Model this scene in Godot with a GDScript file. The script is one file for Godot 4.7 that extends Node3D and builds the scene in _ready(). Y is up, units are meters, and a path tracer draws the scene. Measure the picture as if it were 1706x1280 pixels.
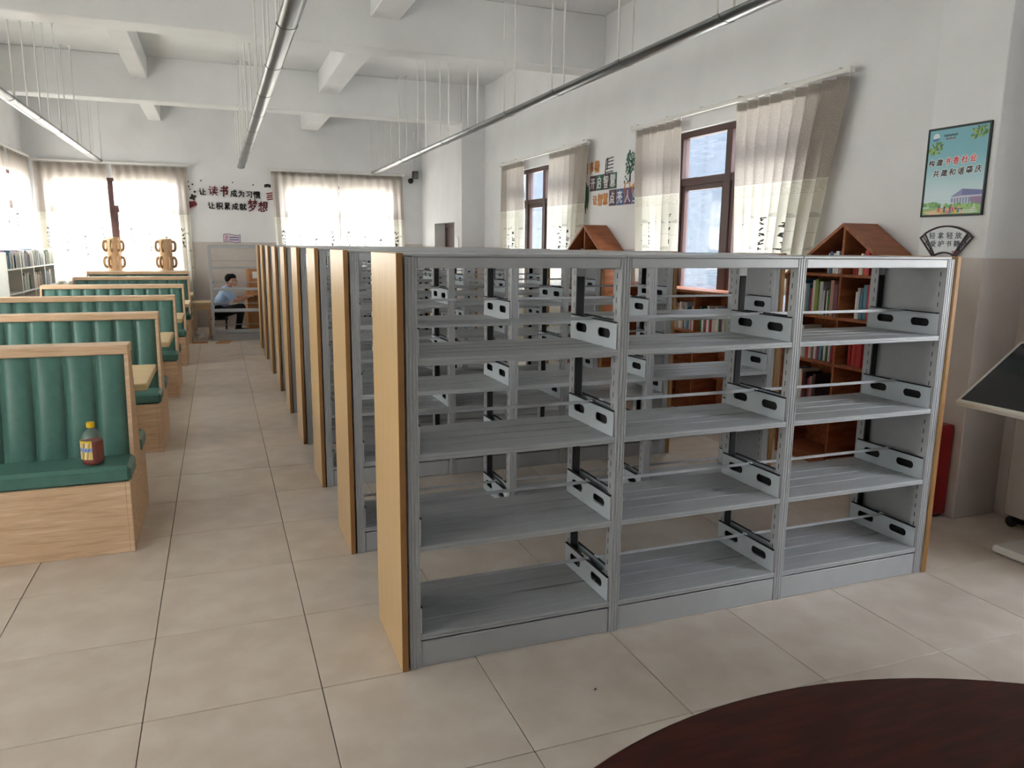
extends Node3D
# A school library: rows of grey steel shelving, green booth benches, curtained windows.

# ---------------------------------------------------------------- mesh builder
class MB:
	var v := PackedVector3Array()
	var n := PackedVector3Array()
	var uv := PackedVector2Array()
	var col := PackedColorArray()
	var t := Transform3D()
	var paint := Color(1, 1, 1)
	var painted := false

	func vert(p: Vector3, nn: Vector3, w := Vector2.ZERO) -> void:
		v.append(t * p)
		n.append((t.basis * nn).normalized())
		uv.append(w)
		col.append(paint)

	# corners counter-clockwise seen from outside
	func tri(a: Vector3, b: Vector3, c: Vector3) -> void:
		var nn := (b - a).cross(c - a)
		if nn.length_squared() < 1e-16:
			return
		nn = nn.normalized()
		vert(a, nn)
		vert(c, nn)
		vert(b, nn)

	func quad(a: Vector3, b: Vector3, c: Vector3, d: Vector3) -> void:
		var nn := (c - a).cross(d - b).normalized()
		vert(a, nn, Vector2(0, 1))
		vert(c, nn, Vector2(1, 0))
		vert(b, nn, Vector2(1, 1))
		vert(a, nn, Vector2(0, 1))
		vert(d, nn, Vector2(0, 0))
		vert(c, nn, Vector2(1, 0))

	# box from lo to hi with chamfered edges
	func box(lo: Vector3, hi: Vector3, b := 0.0) -> void:
		var c := (lo + hi) / 2.0
		var h := (hi - lo) / 2.0
		b = minf(b, minf(h.x, minf(h.y, h.z)) * 0.9)
		var ax := [Vector3.RIGHT, Vector3.UP, Vector3.BACK]
		for a in 3:
			for s in [-1.0, 1.0]:
				var u: Vector3 = ax[(a + 1) % 3]
				var w: Vector3 = ax[(a + 2) % 3]
				var o: Vector3 = c + ax[a] * h[a] * s
				var du: Vector3 = u * (h[(a + 1) % 3] - b)
				var dw: Vector3 = w * (h[(a + 2) % 3] - b)
				if s > 0:
					quad(o - du - dw, o + du - dw, o + du + dw, o - du + dw)
				else:
					quad(o - du - dw, o - du + dw, o + du + dw, o + du - dw)
		if b <= 0.0:
			return
		for a in 3:
			var e1 := (a + 1) % 3
			var e2 := (a + 2) % 3
			for s1 in [-1.0, 1.0]:
				for s2 in [-1.0, 1.0]:
					var p: Vector3 = c + ax[e1] * s1 * h[e1] + ax[e2] * s2 * (h[e2] - b)
					var q: Vector3 = c + ax[e1] * s1 * (h[e1] - b) + ax[e2] * s2 * h[e2]
					var l: Vector3 = ax[a] * (h[a] - b)
					if s1 * s2 > 0:
						face(p - l, p + l, q + l, q - l, ax[e1] * s1 + ax[e2] * s2)
					else:
						face(p - l, p + l, q + l, q - l, ax[e1] * s1 + ax[e2] * s2)
		for sx in [-1.0, 1.0]:
			for sy in [-1.0, 1.0]:
				for sz in [-1.0, 1.0]:
					var s := Vector3(sx, sy, sz)
					var k := h * s
					var p0 := c + k - Vector3(0, sy * b, sz * b)
					var p1 := c + k - Vector3(sx * b, 0, sz * b)
					var p2 := c + k - Vector3(sx * b, sy * b, 0)
					if (p1 - p0).cross(p2 - p0).dot(s) > 0:
						tri(p0, p1, p2)
					else:
						tri(p0, p2, p1)

	# quad turned so that it faces along out
	func face(a: Vector3, b: Vector3, c: Vector3, d: Vector3, out: Vector3) -> void:
		if (c - a).cross(d - b).dot(out) > 0:
			quad(a, b, c, d)
		else:
			quad(a, d, c, b)

	# polygon in xy (counter-clockwise), from z0 to z1
	func prism(poly: PackedVector2Array, z0: float, z1: float) -> void:
		var area := 0.0
		for i in poly.size():
			var p := poly[i]
			var q := poly[(i + 1) % poly.size()]
			area += p.x * q.y - q.x * p.y
		if area < 0:
			poly.reverse()
		var idx := Geometry2D.triangulate_polygon(poly)
		for i in range(0, idx.size(), 3):
			var a := poly[idx[i]]
			var b := poly[idx[i + 1]]
			var c := poly[idx[i + 2]]
			if (b - a).cross(c - a) < 0:
				var sw := b
				b = c
				c = sw
			tri(Vector3(a.x, a.y, z1), Vector3(b.x, b.y, z1), Vector3(c.x, c.y, z1))
			tri(Vector3(a.x, a.y, z0), Vector3(c.x, c.y, z0), Vector3(b.x, b.y, z0))
		for i in poly.size():
			var p := poly[i]
			var q := poly[(i + 1) % poly.size()]
			quad(Vector3(p.x, p.y, z0), Vector3(q.x, q.y, z0), Vector3(q.x, q.y, z1), Vector3(p.x, p.y, z1))

	# smooth grid of points: rows of PackedVector3Array, same length
	func grid(rows: Array, flip := false, uvs := true) -> void:
		var nr := rows.size()
		var nc: int = rows[0].size()
		var nn := []
		for r in nr:
			var line := PackedVector3Array()
			for c in nc:
				var du: Vector3 = rows[r][mini(c + 1, nc - 1)] - rows[r][maxi(c - 1, 0)]
				var dv: Vector3 = rows[mini(r + 1, nr - 1)][c] - rows[maxi(r - 1, 0)][c]
				var k := dv.cross(du)
				if k.length_squared() < 1e-18:
					k = Vector3.UP
				line.append(-k.normalized() if flip else k.normalized())
			nn.append(line)
		for r in nr - 1:
			for c in nc - 1:
				var q := [[r, c], [r, c + 1], [r + 1, c + 1], [r + 1, c]]
				var order := [0, 2, 1, 0, 3, 2] if flip else [0, 1, 2, 0, 2, 3]
				for o in order:
					var rr: int = q[o][0]
					var cc: int = q[o][1]
					vert(rows[rr][cc], nn[rr][cc], Vector2(cc / float(nc - 1), rr / float(nr - 1)) if uvs else Vector2.ZERO)

	# profile of (radius, height) from bottom to top, turned about y
	func lathe(prof: Array, segs := 20) -> void:
		for i in prof.size() - 1:
			var p: Vector2 = prof[i]
			var q: Vector2 = prof[i + 1]
			var d := q - p
			var nr := Vector2(d.y, -d.x)
			if nr.length_squared() < 1e-14:
				continue
			nr = nr.normalized()
			for k in segs:
				var a0 := TAU * k / segs
				var a1 := TAU * (k + 1) / segs
				var c0 := Vector3(cos(a0), 0, sin(a0))
				var c1 := Vector3(cos(a1), 0, sin(a1))
				var n0 := c0 * nr.x + Vector3.UP * nr.y
				var n1 := c1 * nr.x + Vector3.UP * nr.y
				var A := c0 * p.x + Vector3.UP * p.y
				var B := c1 * p.x + Vector3.UP * p.y
				var C := c1 * q.x + Vector3.UP * q.y
				var D := c0 * q.x + Vector3.UP * q.y
				if p.x > 1e-6:
					vert(A, n0)
					vert(B, n1)
					vert(C, n1)
				if q.x > 1e-6:
					vert(A, n0)
					vert(C, n1)
					vert(D, n0)

	func tube(a: Vector3, b: Vector3, r0: float, r1 := -1.0, segs := 8) -> void:
		if r1 < 0:
			r1 = r0
		var d := (b - a)
		var up := d.normalized()
		var side := up.cross(Vector3.RIGHT if absf(up.x) < 0.9 else Vector3.FORWARD).normalized()
		var keep := t
		t = t * Transform3D(Basis(side, up, side.cross(up)), a)
		lathe([Vector2(0, 0), Vector2(r0, 0), Vector2(r1, d.length()), Vector2(0, d.length())], segs)
		t = keep

	# pen stroke in the xy plane
	func stroke(pts: Array, w: float, z0: float, z1: float) -> void:
		for i in pts.size() - 1:
			var a: Vector2 = pts[i]
			var b: Vector2 = pts[i + 1]
			var d := (b - a).normalized()
			var s := Vector2(-d.y, d.x) * w * 0.5
			var e := d * w * 0.35
			prism(PackedVector2Array([a - e - s, b + e - s, b + e + s, a - e + s]), z0, z1)

	func mesh() -> ArrayMesh:
		var arr := []
		arr.resize(Mesh.ARRAY_MAX)
		arr[Mesh.ARRAY_VERTEX] = v
		arr[Mesh.ARRAY_NORMAL] = n
		arr[Mesh.ARRAY_TEX_UV] = uv
		if painted:
			arr[Mesh.ARRAY_COLOR] = col
		var m := ArrayMesh.new()
		m.add_surface_from_arrays(Mesh.PRIMITIVE_TRIANGLES, arr)
		return m

# ---------------------------------------------------------------- scene helpers
var M := {}
var used := {}
var rng := RandomNumberGenerator.new()
var cache := {}

func numbered(called: String) -> String:
	var k: int = used.get(called, 0)
	used[called] = k + 1
	return called if k == 0 else "%s_%03d" % [called, k]

func tag(o: Node, label: String, category: String, group := "") -> Node:
	o.set_meta("label", label)
	o.set_meta("category", category)
	if group:
		o.set_meta("group", group)
	return o

func thing(called: String, label: String, category: String, at := Vector3.ZERO, turn := 0.0, group := "") -> Node3D:
	var o := Node3D.new()
	o.name = numbered(called)
	add_child(o)
	o.position = at
	o.rotation.y = turn
	tag(o, label, category, group)
	return o

func part(called: String, m: Mesh, material: Material, parent: Node, at := Vector3.ZERO, rot := Vector3.ZERO) -> MeshInstance3D:
	var o := MeshInstance3D.new()
	o.mesh = m
	o.material_override = material
	o.name = called
	o.position = at
	o.rotation = rot
	parent.add_child(o, true)
	return o

func solo(called: String, m: Mesh, material: Material, at := Vector3.ZERO, rot := Vector3.ZERO) -> MeshInstance3D:
	var o := part(numbered(called), m, material, self, at, rot)
	return o

func struct(called: String, at := Vector3.ZERO) -> Node3D:
	var o := Node3D.new()
	o.name = numbered(called)
	add_child(o)
	o.position = at
	o.set_meta("kind", "structure")
	return o

func bxm(s: Vector3, b := 0.004) -> ArrayMesh:    # chamfered box of size s, base centre at the origin
	var key := "%s/%s" % [s, b]
	if not cache.has(key):
		var m := MB.new()
		m.box(Vector3(-s.x / 2, 0, -s.z / 2), Vector3(s.x / 2, s.y, s.z / 2), b)
		cache[key] = m.mesh()
	return cache[key]

func bx(lo: Vector3, hi: Vector3, b := 0.004) -> ArrayMesh:
	var m := MB.new()
	m.box(lo, hi, b)
	return m.mesh()

func noise_tex(freq: float, seed_: int, stops: Array, kind := FastNoiseLite.TYPE_SIMPLEX_SMOOTH, oct := 4, size := 256) -> NoiseTexture2D:
	var f := FastNoiseLite.new()
	f.seed = seed_
	f.frequency = freq
	f.noise_type = kind
	f.fractal_octaves = oct
	var g := Gradient.new()
	g.offsets = PackedFloat32Array([])
	var offs := PackedFloat32Array()
	var cols := PackedColorArray()
	for s in stops:
		offs.append(s[0])
		cols.append(s[1])
	g.offsets = offs
	g.colors = cols
	var tx := NoiseTexture2D.new()
	tx.width = size
	tx.height = size
	tx.seamless = true
	tx.noise = f
	tx.color_ramp = g
	return tx

func mat(c: Color, rough := 0.6, metal := 0.0, spec := 0.5) -> StandardMaterial3D:
	var m := StandardMaterial3D.new()
	m.albedo_color = c
	m.roughness = rough
	m.metallic = metal
	m.metallic_specular = spec
	return m

func tri_mat(tex: Texture2D, scale: Vector3, rough := 0.6, spec := 0.5, world := false) -> StandardMaterial3D:
	var m := mat(Color.WHITE, rough, 0.0, spec)
	m.albedo_texture = tex
	m.uv1_triplanar = true
	m.uv1_world_triplanar = world
	m.uv1_scale = scale
	return m

func grey(a: float) -> Color:
	return Color(a, a, a)

func c8(r: int, g: int, b: int) -> Color:
	return Color(r / 255.0, g / 255.0, b / 255.0)

# ---------------------------------------------------------------- written characters, as pen strokes on a 100 x 100 field, y down
var G := {
	"让": [[16,14,26,24],[8,40,24,40,24,82,38,70],[62,14,62,86],[62,46,88,46],[38,86,94,86]],
	"读": [[14,14,24,24],[6,40,22,40,22,82,34,72],[42,24,90,24],[66,10,66,38],[40,40,92,40,86,50],[52,46,60,52],[48,56,56,62],[36,66,94,66],[68,44,66,66,40,92],[70,72,92,92]],
	"书": [[20,24,72,24,70,48],[12,48,84,48,80,76,68,72],[46,6,46,96],[76,10,86,20]],
	"成": [[22,26,88,26],[22,26,20,60,8,92],[24,48,46,48,44,76,36,72],[56,8,62,50,76,84,90,90,92,74],[84,42,66,70,48,88],[72,8,82,18]],
	"为": [[24,12,34,24],[12,34,84,34,80,86,66,80],[50,10,46,40,32,68,10,92],[48,52,58,64]],
	"习": [[14,18,84,18,82,88,66,82],[30,36,46,48],[16,76,62,56]],
	"惯": [[20,8,20,94],[8,30,6,48],[28,26,34,40],[42,12,86,12,84,44,44,44,46,12],[36,28,94,28],[64,12,64,44],[46,54,86,54,86,78],[46,54,46,78],[66,60,64,76,40,94],[70,80,92,94]],
	"积": [[40,10,14,20],[6,36,46,36],[26,16,26,94],[26,40,6,72],[28,46,44,62],[54,16,90,16,90,54,54,54,54,16],[62,62,44,92],[80,62,96,92]],
	"累": [[24,8,78,8,78,42,24,42,24,8],[24,25,78,25],[50,8,50,42],[48,46,28,58,62,58],[66,50,18,72,82,70],[50,72,50,96],[30,78,16,92],[68,78,84,92]],
	"就": [[26,6,30,16],[6,20,50,20],[14,32,44,32,44,52,14,52,14,32],[30,52,30,90,22,86],[18,62,8,80],[40,62,50,78],[54,34,96,34],[72,8,70,46,50,92],[76,46,76,84,94,84,94,70],[84,14,92,24]],
	"梦": [[6,20,46,20],[26,4,26,44],[26,22,6,40],[28,24,44,38],[54,20,96,20],[74,4,74,44],[74,22,54,40],[76,24,94,38],[42,46,16,70],[38,54,80,54,60,80,20,96],[36,64,50,74]],
	"想": [[6,22,48,22],[28,6,28,58],[28,24,8,46],[30,28,46,42],[58,10,90,10,90,58,58,58,58,10],[58,26,90,26],[58,42,90,42],[14,70,8,88],[28,68,32,92,64,92,66,82],[46,64,54,76],[78,66,90,84]],
	"用": [[22,10,22,56,10,92],[22,10,82,10,82,90,70,86],[22,36,82,36],[22,60,82,60],[52,10,52,92]],
	"籍": [[24,4,10,20],[18,12,44,12],[30,12,34,22],[62,4,50,20],[58,12,92,12],[70,12,76,22],[10,34,46,34],[8,48,48,48],[6,62,50,62],[28,26,28,96],[28,62,8,84],[30,64,46,80],[52,34,94,34],[52,48,96,48],[62,26,62,48],[82,26,82,48],[60,58,88,58,88,94,60,94,60,58],[60,76,88,76]],
	"开": [[14,16,88,16],[6,46,96,46],[34,16,32,60,12,92],[66,16,66,94]],
	"启": [[48,4,56,14],[22,20,82,20,82,44,22,44],[22,20,20,64,8,94],[36,60,82,60,82,92,36,92,36,60]],
	"智": [[22,4,10,20],[16,14,48,14],[6,30,52,30],[30,14,28,34,8,54],[34,36,50,50],[60,12,90,12,90,46,60,46,60,12],[26,58,76,58,76,96,26,96,26,58],[26,76,76,76]],
	"慧": [[8,10,46,10],[8,22,46,22],[4,34,48,34],[28,4,28,44],[54,10,92,10],[54,22,92,22],[52,34,96,34],[74,4,74,44],[18,46,80,46,80,66,18,66],[18,56,80,56],[14,74,8,90],[30,72,34,94,66,94,68,84],[48,70,56,80],[80,72,92,88]],
	"点": [[50,6,50,40],[50,20,84,20],[24,40,78,40,78,64,24,64,24,40],[16,74,8,94],[36,74,40,90],[56,74,62,90],[78,74,90,94]],
	"亮": [[48,2,52,12],[8,16,92,16],[28,26,72,26,72,42,28,42,28,26],[8,60,10,50,92,50,90,60],[36,60,34,76,12,96],[36,62,64,62,64,92,90,92,92,80]],
	"人": [[50,8,46,46,8,94],[48,40,64,70,94,94]],
	"生": [[26,10,10,46],[22,30,86,30],[14,58,84,58],[4,92,96,92],[50,6,50,92]],
	"构": [[6,28,46,28],[26,6,26,96],[26,32,6,62],[28,38,44,54],[60,8,50,36],[56,26,92,26,88,88,76,82],[66,40,54,70,80,68],[74,56,84,74]],
	"建": [[8,16,34,16,14,48,34,48,26,74,6,92],[10,60,30,84,96,92],[44,20,84,20,84,46],[40,33,96,33],[44,46,84,46],[46,60,84,60],[40,74,92,74],[64,6,64,84]],
	"香": [[70,4,24,14],[8,26,92,26],[50,10,50,52],[48,28,8,56],[52,28,92,56],[28,58,74,58,74,96,28,96,28,58],[28,76,74,76]],
	"社": [[22,6,30,16],[6,28,42,28,8,64],[26,48,26,96],[30,52,42,62],[52,40,92,40],[72,8,72,90],[46,90,98,90]],
	"会": [[50,4,8,44],[50,4,94,44],[30,38,70,38],[14,56,88,56],[46,56,22,88,76,84],[66,70,84,94]],
	"共": [[32,6,32,60],[68,6,68,60],[14,28,86,28],[4,60,96,60],[36,68,14,94],[64,68,86,94]],
	"和": [[42,8,12,18],[4,36,50,36],[28,14,28,96],[28,40,4,72],[30,46,46,64],[58,24,92,24,92,82,58,82,58,24]],
	"谐": [[14,10,24,20],[4,36,20,36,20,82,34,72],[44,6,44,46,62,38],[44,24,60,24],[70,6,70,44,92,44,92,34],[90,14,72,24],[64,50,58,60],[44,60,88,60,88,96,44,96,44,60],[44,78,88,78]],
	"肇": [[28,2,32,8],[14,12,48,12,48,26,14,26],[14,12,12,34,4,46],[62,2,52,24],[58,12,94,12],[84,14,52,48],[60,20,94,48],[20,54,80,54,80,68],[6,62,96,62],[20,70,80,70],[10,80,90,80],[50,46,50,98]],
	"庆": [[50,2,56,12],[18,18,92,18],[18,18,18,60,4,94],[30,44,92,44],[60,24,56,56,26,94],[60,50,92,94]],
	"轻": [[6,16,46,16],[24,4,10,46,46,46],[30,30,30,96],[4,72,48,66],[54,12,90,12,52,50],[70,30,94,50],[56,60,94,60],[74,60,74,92],[50,92,98,92]],
	"拿": [[50,2,10,30],[50,2,92,30],[34,24,66,24],[32,34,68,34,68,48,32,48,32,34],[70,52,26,58],[16,66,84,66],[8,78,94,78],[50,56,50,98,40,94]],
	"放": [[24,4,30,14],[4,24,48,24],[22,24,20,60,4,94],[22,48,42,48,40,88,30,84],[64,6,50,46],[60,26,96,26],[86,28,74,62,46,94],[58,40,72,70,96,94]],
	"爱": [[76,4,18,14],[20,20,26,30],[44,18,48,28],[76,16,66,30],[12,48,10,36,92,36,88,48],[22,52,80,52],[44,44,34,68,10,94],[36,66,76,66,56,86,30,98],[42,72,60,84,92,98]],
	"护": [[4,28,44,28],[26,6,26,92,16,86],[4,66,46,54],[66,4,72,14],[54,22,92,22,92,50,54,50],[54,22,54,58,42,94]],
}

# a raised character: lower-left corner at the origin, in the xy plane, facing +z
func glyph(ch: String, w: float, h: float, pen: float, deep: float, slant := 0.0) -> ArrayMesh:
	var m := MB.new()
	for s in G[ch]:
		var pts := []
		for i in range(0, s.size(), 2):
			var y: float = (100.0 - s[i + 1]) / 100.0 * h
			pts.append(Vector2(s[i] / 100.0 * w + slant * y, y))
		m.stroke(pts, pen, 0.0, deep)
	return m.mesh()

# ---- drawing into a print
func dab(im: Image, x: float, y: float, r: float, c: Color) -> void:
	var k := int(ceil(r))
	for j in range(-k, k + 1):
		var half := r * r - j * j
		if half < 0:
			continue
		var w := int(round(sqrt(half)))
		im.fill_rect(Rect2i(int(x) - w, int(y) + j, 2 * w + 1, 1), c)

func pen_line(im: Image, a: Vector2, b: Vector2, r: float, c: Color) -> void:
	var steps := int(a.distance_to(b) / maxf(r * 0.6, 0.6)) + 1
	for i in steps + 1:
		var p := a.lerp(b, i / float(steps))
		dab(im, p.x, p.y, r, c)

func pen_poly(im: Image, poly: Array, c: Color) -> void:
	var y0 := 1e9
	var y1 := -1e9
	for p in poly:
		y0 = minf(y0, p.y)
		y1 = maxf(y1, p.y)
	for y in range(int(y0), int(y1) + 1):
		var xs := []
		for i in poly.size():
			var a: Vector2 = poly[i]
			var b: Vector2 = poly[(i + 1) % poly.size()]
			if (a.y <= y and b.y > y) or (b.y <= y and a.y > y):
				xs.append(a.x + (y - a.y) / (b.y - a.y) * (b.x - a.x))
		xs.sort()
		for i in range(0, xs.size() - 1, 2):
			im.fill_rect(Rect2i(int(xs[i]), y, maxi(1, int(xs[i + 1]) - int(xs[i])), 1), c)

func pen_glyph(im: Image, ch: String, x: float, y: float, w: float, r: float, c: Color, slant := 0.0) -> void:
	for s in G[ch]:
		for i in range(0, s.size() - 2, 2):
			var a := Vector2(x + s[i] / 100.0 * w + slant * (100 - s[i + 1]) / 100.0 * w, y + s[i + 1] / 100.0 * w)
			var b := Vector2(x + s[i + 2] / 100.0 * w + slant * (100 - s[i + 3]) / 100.0 * w, y + s[i + 3] / 100.0 * w)
			pen_line(im, a, b, r, c)

# ================================================================ the build
const XW := 3.87        # window wall
const ZF := -13.2       # far wall
const XL := -3.66       # wall behind the white bookcases
const ZN := 5.2         # wall behind the camera
const YC := 4.32        # ceiling

func _ready() -> void:
	rng.seed = 7
	# camera
	var cam := Camera3D.new()
	cam.name = "camera"
	add_child(cam)
	cam.position = Vector3(-0.6013, 1.616, 2.6322)
	cam.basis = Basis.from_euler(Vector3(-0.1805, -0.3685, 0.0106), EULER_ORDER_YXZ)
	cam.fov = 53.81
	cam.near = 0.05
	cam.far = 200.0
	cam.current = true
	# overcast sky
	var env := Environment.new()
	var sky := Sky.new()
	var sm := ProceduralSkyMaterial.new()
	sm.sky_top_color = c8(220, 227, 237)
	sm.sky_horizon_color = c8(242, 244, 247)
	sm.sky_curve = 0.3
	sm.ground_horizon_color = c8(170, 170, 166)
	sm.ground_bottom_color = c8(150, 150, 146)
	sm.ground_curve = 0.3
	sky.sky_material = sm
	env.background_mode = Environment.BG_SKY
	env.sky = sky
	env.background_energy_multiplier = 17.0
	env.tonemap_mode = Environment.TONE_MAPPER_LINEAR
	env.tonemap_exposure = 2.05
	env.sdfgi_enabled = true
	env.ssao_enabled = true
	env.ssil_enabled = true
	var we := WorldEnvironment.new()
	we.name = "environment"
	we.environment = env
	add_child(we)

	make_materials()
	make_room()
	make_windows()
	make_shelving()
	make_booths()
	make_trunking()
	make_houses()
	make_white_cases()
	make_wall_words()
	make_poster()
	make_fan_sign()
	make_kiosk()
	make_table()
	make_bottle()
	make_far_end()
	make_person()

func make_materials() -> void:
	M.wall = tri_mat(noise_tex(0.012, 3, [[0.0, c8(230, 231, 233)], [1.0, c8(237, 238, 240)]]), Vector3.ONE * 0.4, 0.75, 0.3, true)
	M.ceiling = tri_mat(noise_tex(0.012, 4, [[0.0, c8(235, 236, 237)], [1.0, c8(241, 242, 243)]]), Vector3.ONE * 0.4, 0.85, 0.2, true)
	M.dado = tri_mat(noise_tex(0.02, 5, [[0.0, c8(196, 187, 182)], [1.0, c8(206, 198, 193)]]), Vector3.ONE * 0.5, 0.3, 0.5, true)
	M.grout = mat(c8(92, 84, 76), 0.9)
	M.tile = []
	for k in 3:
		var d := (k - 1) * 2
		M.tile.append(tri_mat(noise_tex(0.011, 20 + k, [[0.2, c8(199 + d, 186 + d, 174 + d)], [0.5, c8(204 + d, 192 + d, 180 + d)], [0.8, c8(209 + d, 198 + d, 187 + d)]], FastNoiseLite.TYPE_SIMPLEX_SMOOTH, 6, 512), Vector3.ONE * 0.7, 0.34, 0.45, true))
	M.steel = tri_mat(noise_tex(0.05, 8, [[0.0, c8(172, 174, 177)], [1.0, c8(178, 180, 183)]]), Vector3.ONE * 0.8, 0.33, 0.55)
	M.board = tri_mat(noise_tex(0.03, 9, [[0.2, c8(166, 169, 171)], [0.8, c8(176, 179, 181)]], FastNoiseLite.TYPE_SIMPLEX_SMOOTH, 4), Vector3(0.4, 3.0, 6.0), 0.4, 0.5)
	M.bracket = mat(c8(196, 204, 210), 0.45)
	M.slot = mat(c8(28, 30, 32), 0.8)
	M.rubber_and_shade = mat(c8(26, 26, 28), 0.7)  # bracket edging, and the painted shade on the rear posts
	M.panel_wood = tri_mat(noise_tex(0.02, 11, [[0.2, c8(192, 157, 108)], [0.5, c8(197, 163, 115)], [0.8, c8(202, 170, 123)]]), Vector3(9.0, 0.35, 9.0), 0.3, 0.5)
	M.panel_edge = mat(c8(150, 108, 62), 0.5)
	M.oak = tri_mat(noise_tex(0.018, 12, [[0.15, c8(202, 166, 132)], [0.45, c8(222, 190, 157)], [0.6, c8(214, 180, 146)], [0.85, c8(230, 201, 170)]], FastNoiseLite.TYPE_SIMPLEX_SMOOTH, 5, 512), Vector3(0.22, 3.2, 1.6), 0.5, 0.4)
	M.oak_top = tri_mat(noise_tex(0.018, 13, [[0.15, c8(208, 180, 136)], [0.5, c8(220, 194, 150)], [0.85, c8(226, 202, 160)]], FastNoiseLite.TYPE_SIMPLEX_SMOOTH, 5, 512), Vector3(0.3, 3.0, 4.0), 0.4, 0.4)
	M.vinyl = tri_mat(noise_tex(0.03, 14, [[0.2, c8(74, 115, 106)], [0.8, c8(79, 121, 112)]]), Vector3.ONE * 2.0, 0.38, 0.45)
	M.red_wood = tri_mat(noise_tex(0.018, 15, [[0.2, c8(140, 80, 50)], [0.5, c8(156, 94, 60)], [0.8, c8(168, 104, 68)]], FastNoiseLite.TYPE_SIMPLEX_SMOOTH, 5, 512), Vector3(2.0, 2.0, 0.4), 0.45, 0.4)
	M.dark_wood = tri_mat(noise_tex(0.02, 16, [[0.2, c8(48, 16, 12)], [0.5, c8(57, 19, 14)], [0.8, c8(68, 24, 17)]], FastNoiseLite.TYPE_SIMPLEX_SMOOTH, 5, 512), Vector3(0.5, 2.0, 3.5), 0.36, 0.28)
	M.white_lam = mat(c8(226, 226, 220), 0.4)
	M.tan_lam = mat(c8(196, 168, 140), 0.5)
	M.frame = mat(c8(74, 48, 46), 0.4)
	var glass := mat(Color(0.93, 0.96, 0.97, 0.05), 0.02)
	glass.transparency = BaseMaterial3D.TRANSPARENCY_ALPHA
	M.glass = glass
	M.galv = mat(c8(134, 137, 138), 0.28, 1.0)
	M.rod = mat(c8(232, 231, 228), 0.45)
	M.black = mat(c8(18, 18, 20), 0.5)
	M.ply = tri_mat(noise_tex(0.02, 17, [[0.2, c8(214, 178, 140)], [0.8, c8(230, 198, 162)]]), Vector3(1.5, 0.5, 1.5), 0.6, 0.3)
	M.card = tri_mat(noise_tex(0.03, 18, [[0.2, c8(176, 126, 88)], [0.8, c8(190, 140, 100)]]), Vector3.ONE, 0.85, 0.2)
	M.white = mat(c8(236, 236, 234), 0.5)
	make_curtain_material()

# ---------------------------------------------------------------- room shell
func slab(called: String, parent: Node, lo: Vector3, hi: Vector3, m: Material, b := 0.0) -> MeshInstance3D:
	return part(called, bx(lo, hi, b), m, parent)

# wall with rectangular openings; span along "axis" from a0 to a1, openings [a, b, y0, y1]
func wall_pieces(parent: Node, along_x: bool, a0: float, a1: float, near: float, far: float, opens: Array, top: float, m: Material) -> void:
	var at := a0
	for o in opens:
		wall_piece(parent, along_x, at, o[0], near, far, 0, top, m)
		wall_piece(parent, along_x, o[0], o[1], near, far, 0, o[2], m)
		wall_piece(parent, along_x, o[0], o[1], near, far, o[3], top, m)
		at = o[1]
	wall_piece(parent, along_x, at, a1, near, far, 0, top, m)

func wall_piece(parent: Node, along_x: bool, a: float, b: float, near: float, far: float, y0: float, y1: float, m: Material) -> void:
	if b - a < 0.001 or y1 - y0 < 0.001:
		return
	var lo := Vector3(a, y0, minf(near, far)) if along_x else Vector3(minf(near, far), y0, a)
	var hi := Vector3(b, y1, maxf(near, far)) if along_x else Vector3(maxf(near, far), y1, b)
	part("wall_section", bx(lo, hi, 0.0), m, parent)

const WR := [[-9.1, -6.7, 0.92, 2.77], [-4.95, -2.4, 0.92, 2.77], [0.7, 3.4, 0.92, 2.77]]
const WF := [[-3.4, -1.2, 0.92, 2.76], [0.6, 2.85, 0.92, 2.76]]
const WL := [[-12.95, -9.9, 0.92, 2.76], [-8.9, -5.8, 0.92, 2.76], [-4.9, -1.8, 0.92, 2.76], [-0.9, 2.2, 0.92, 2.76]]
const WN := []

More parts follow.
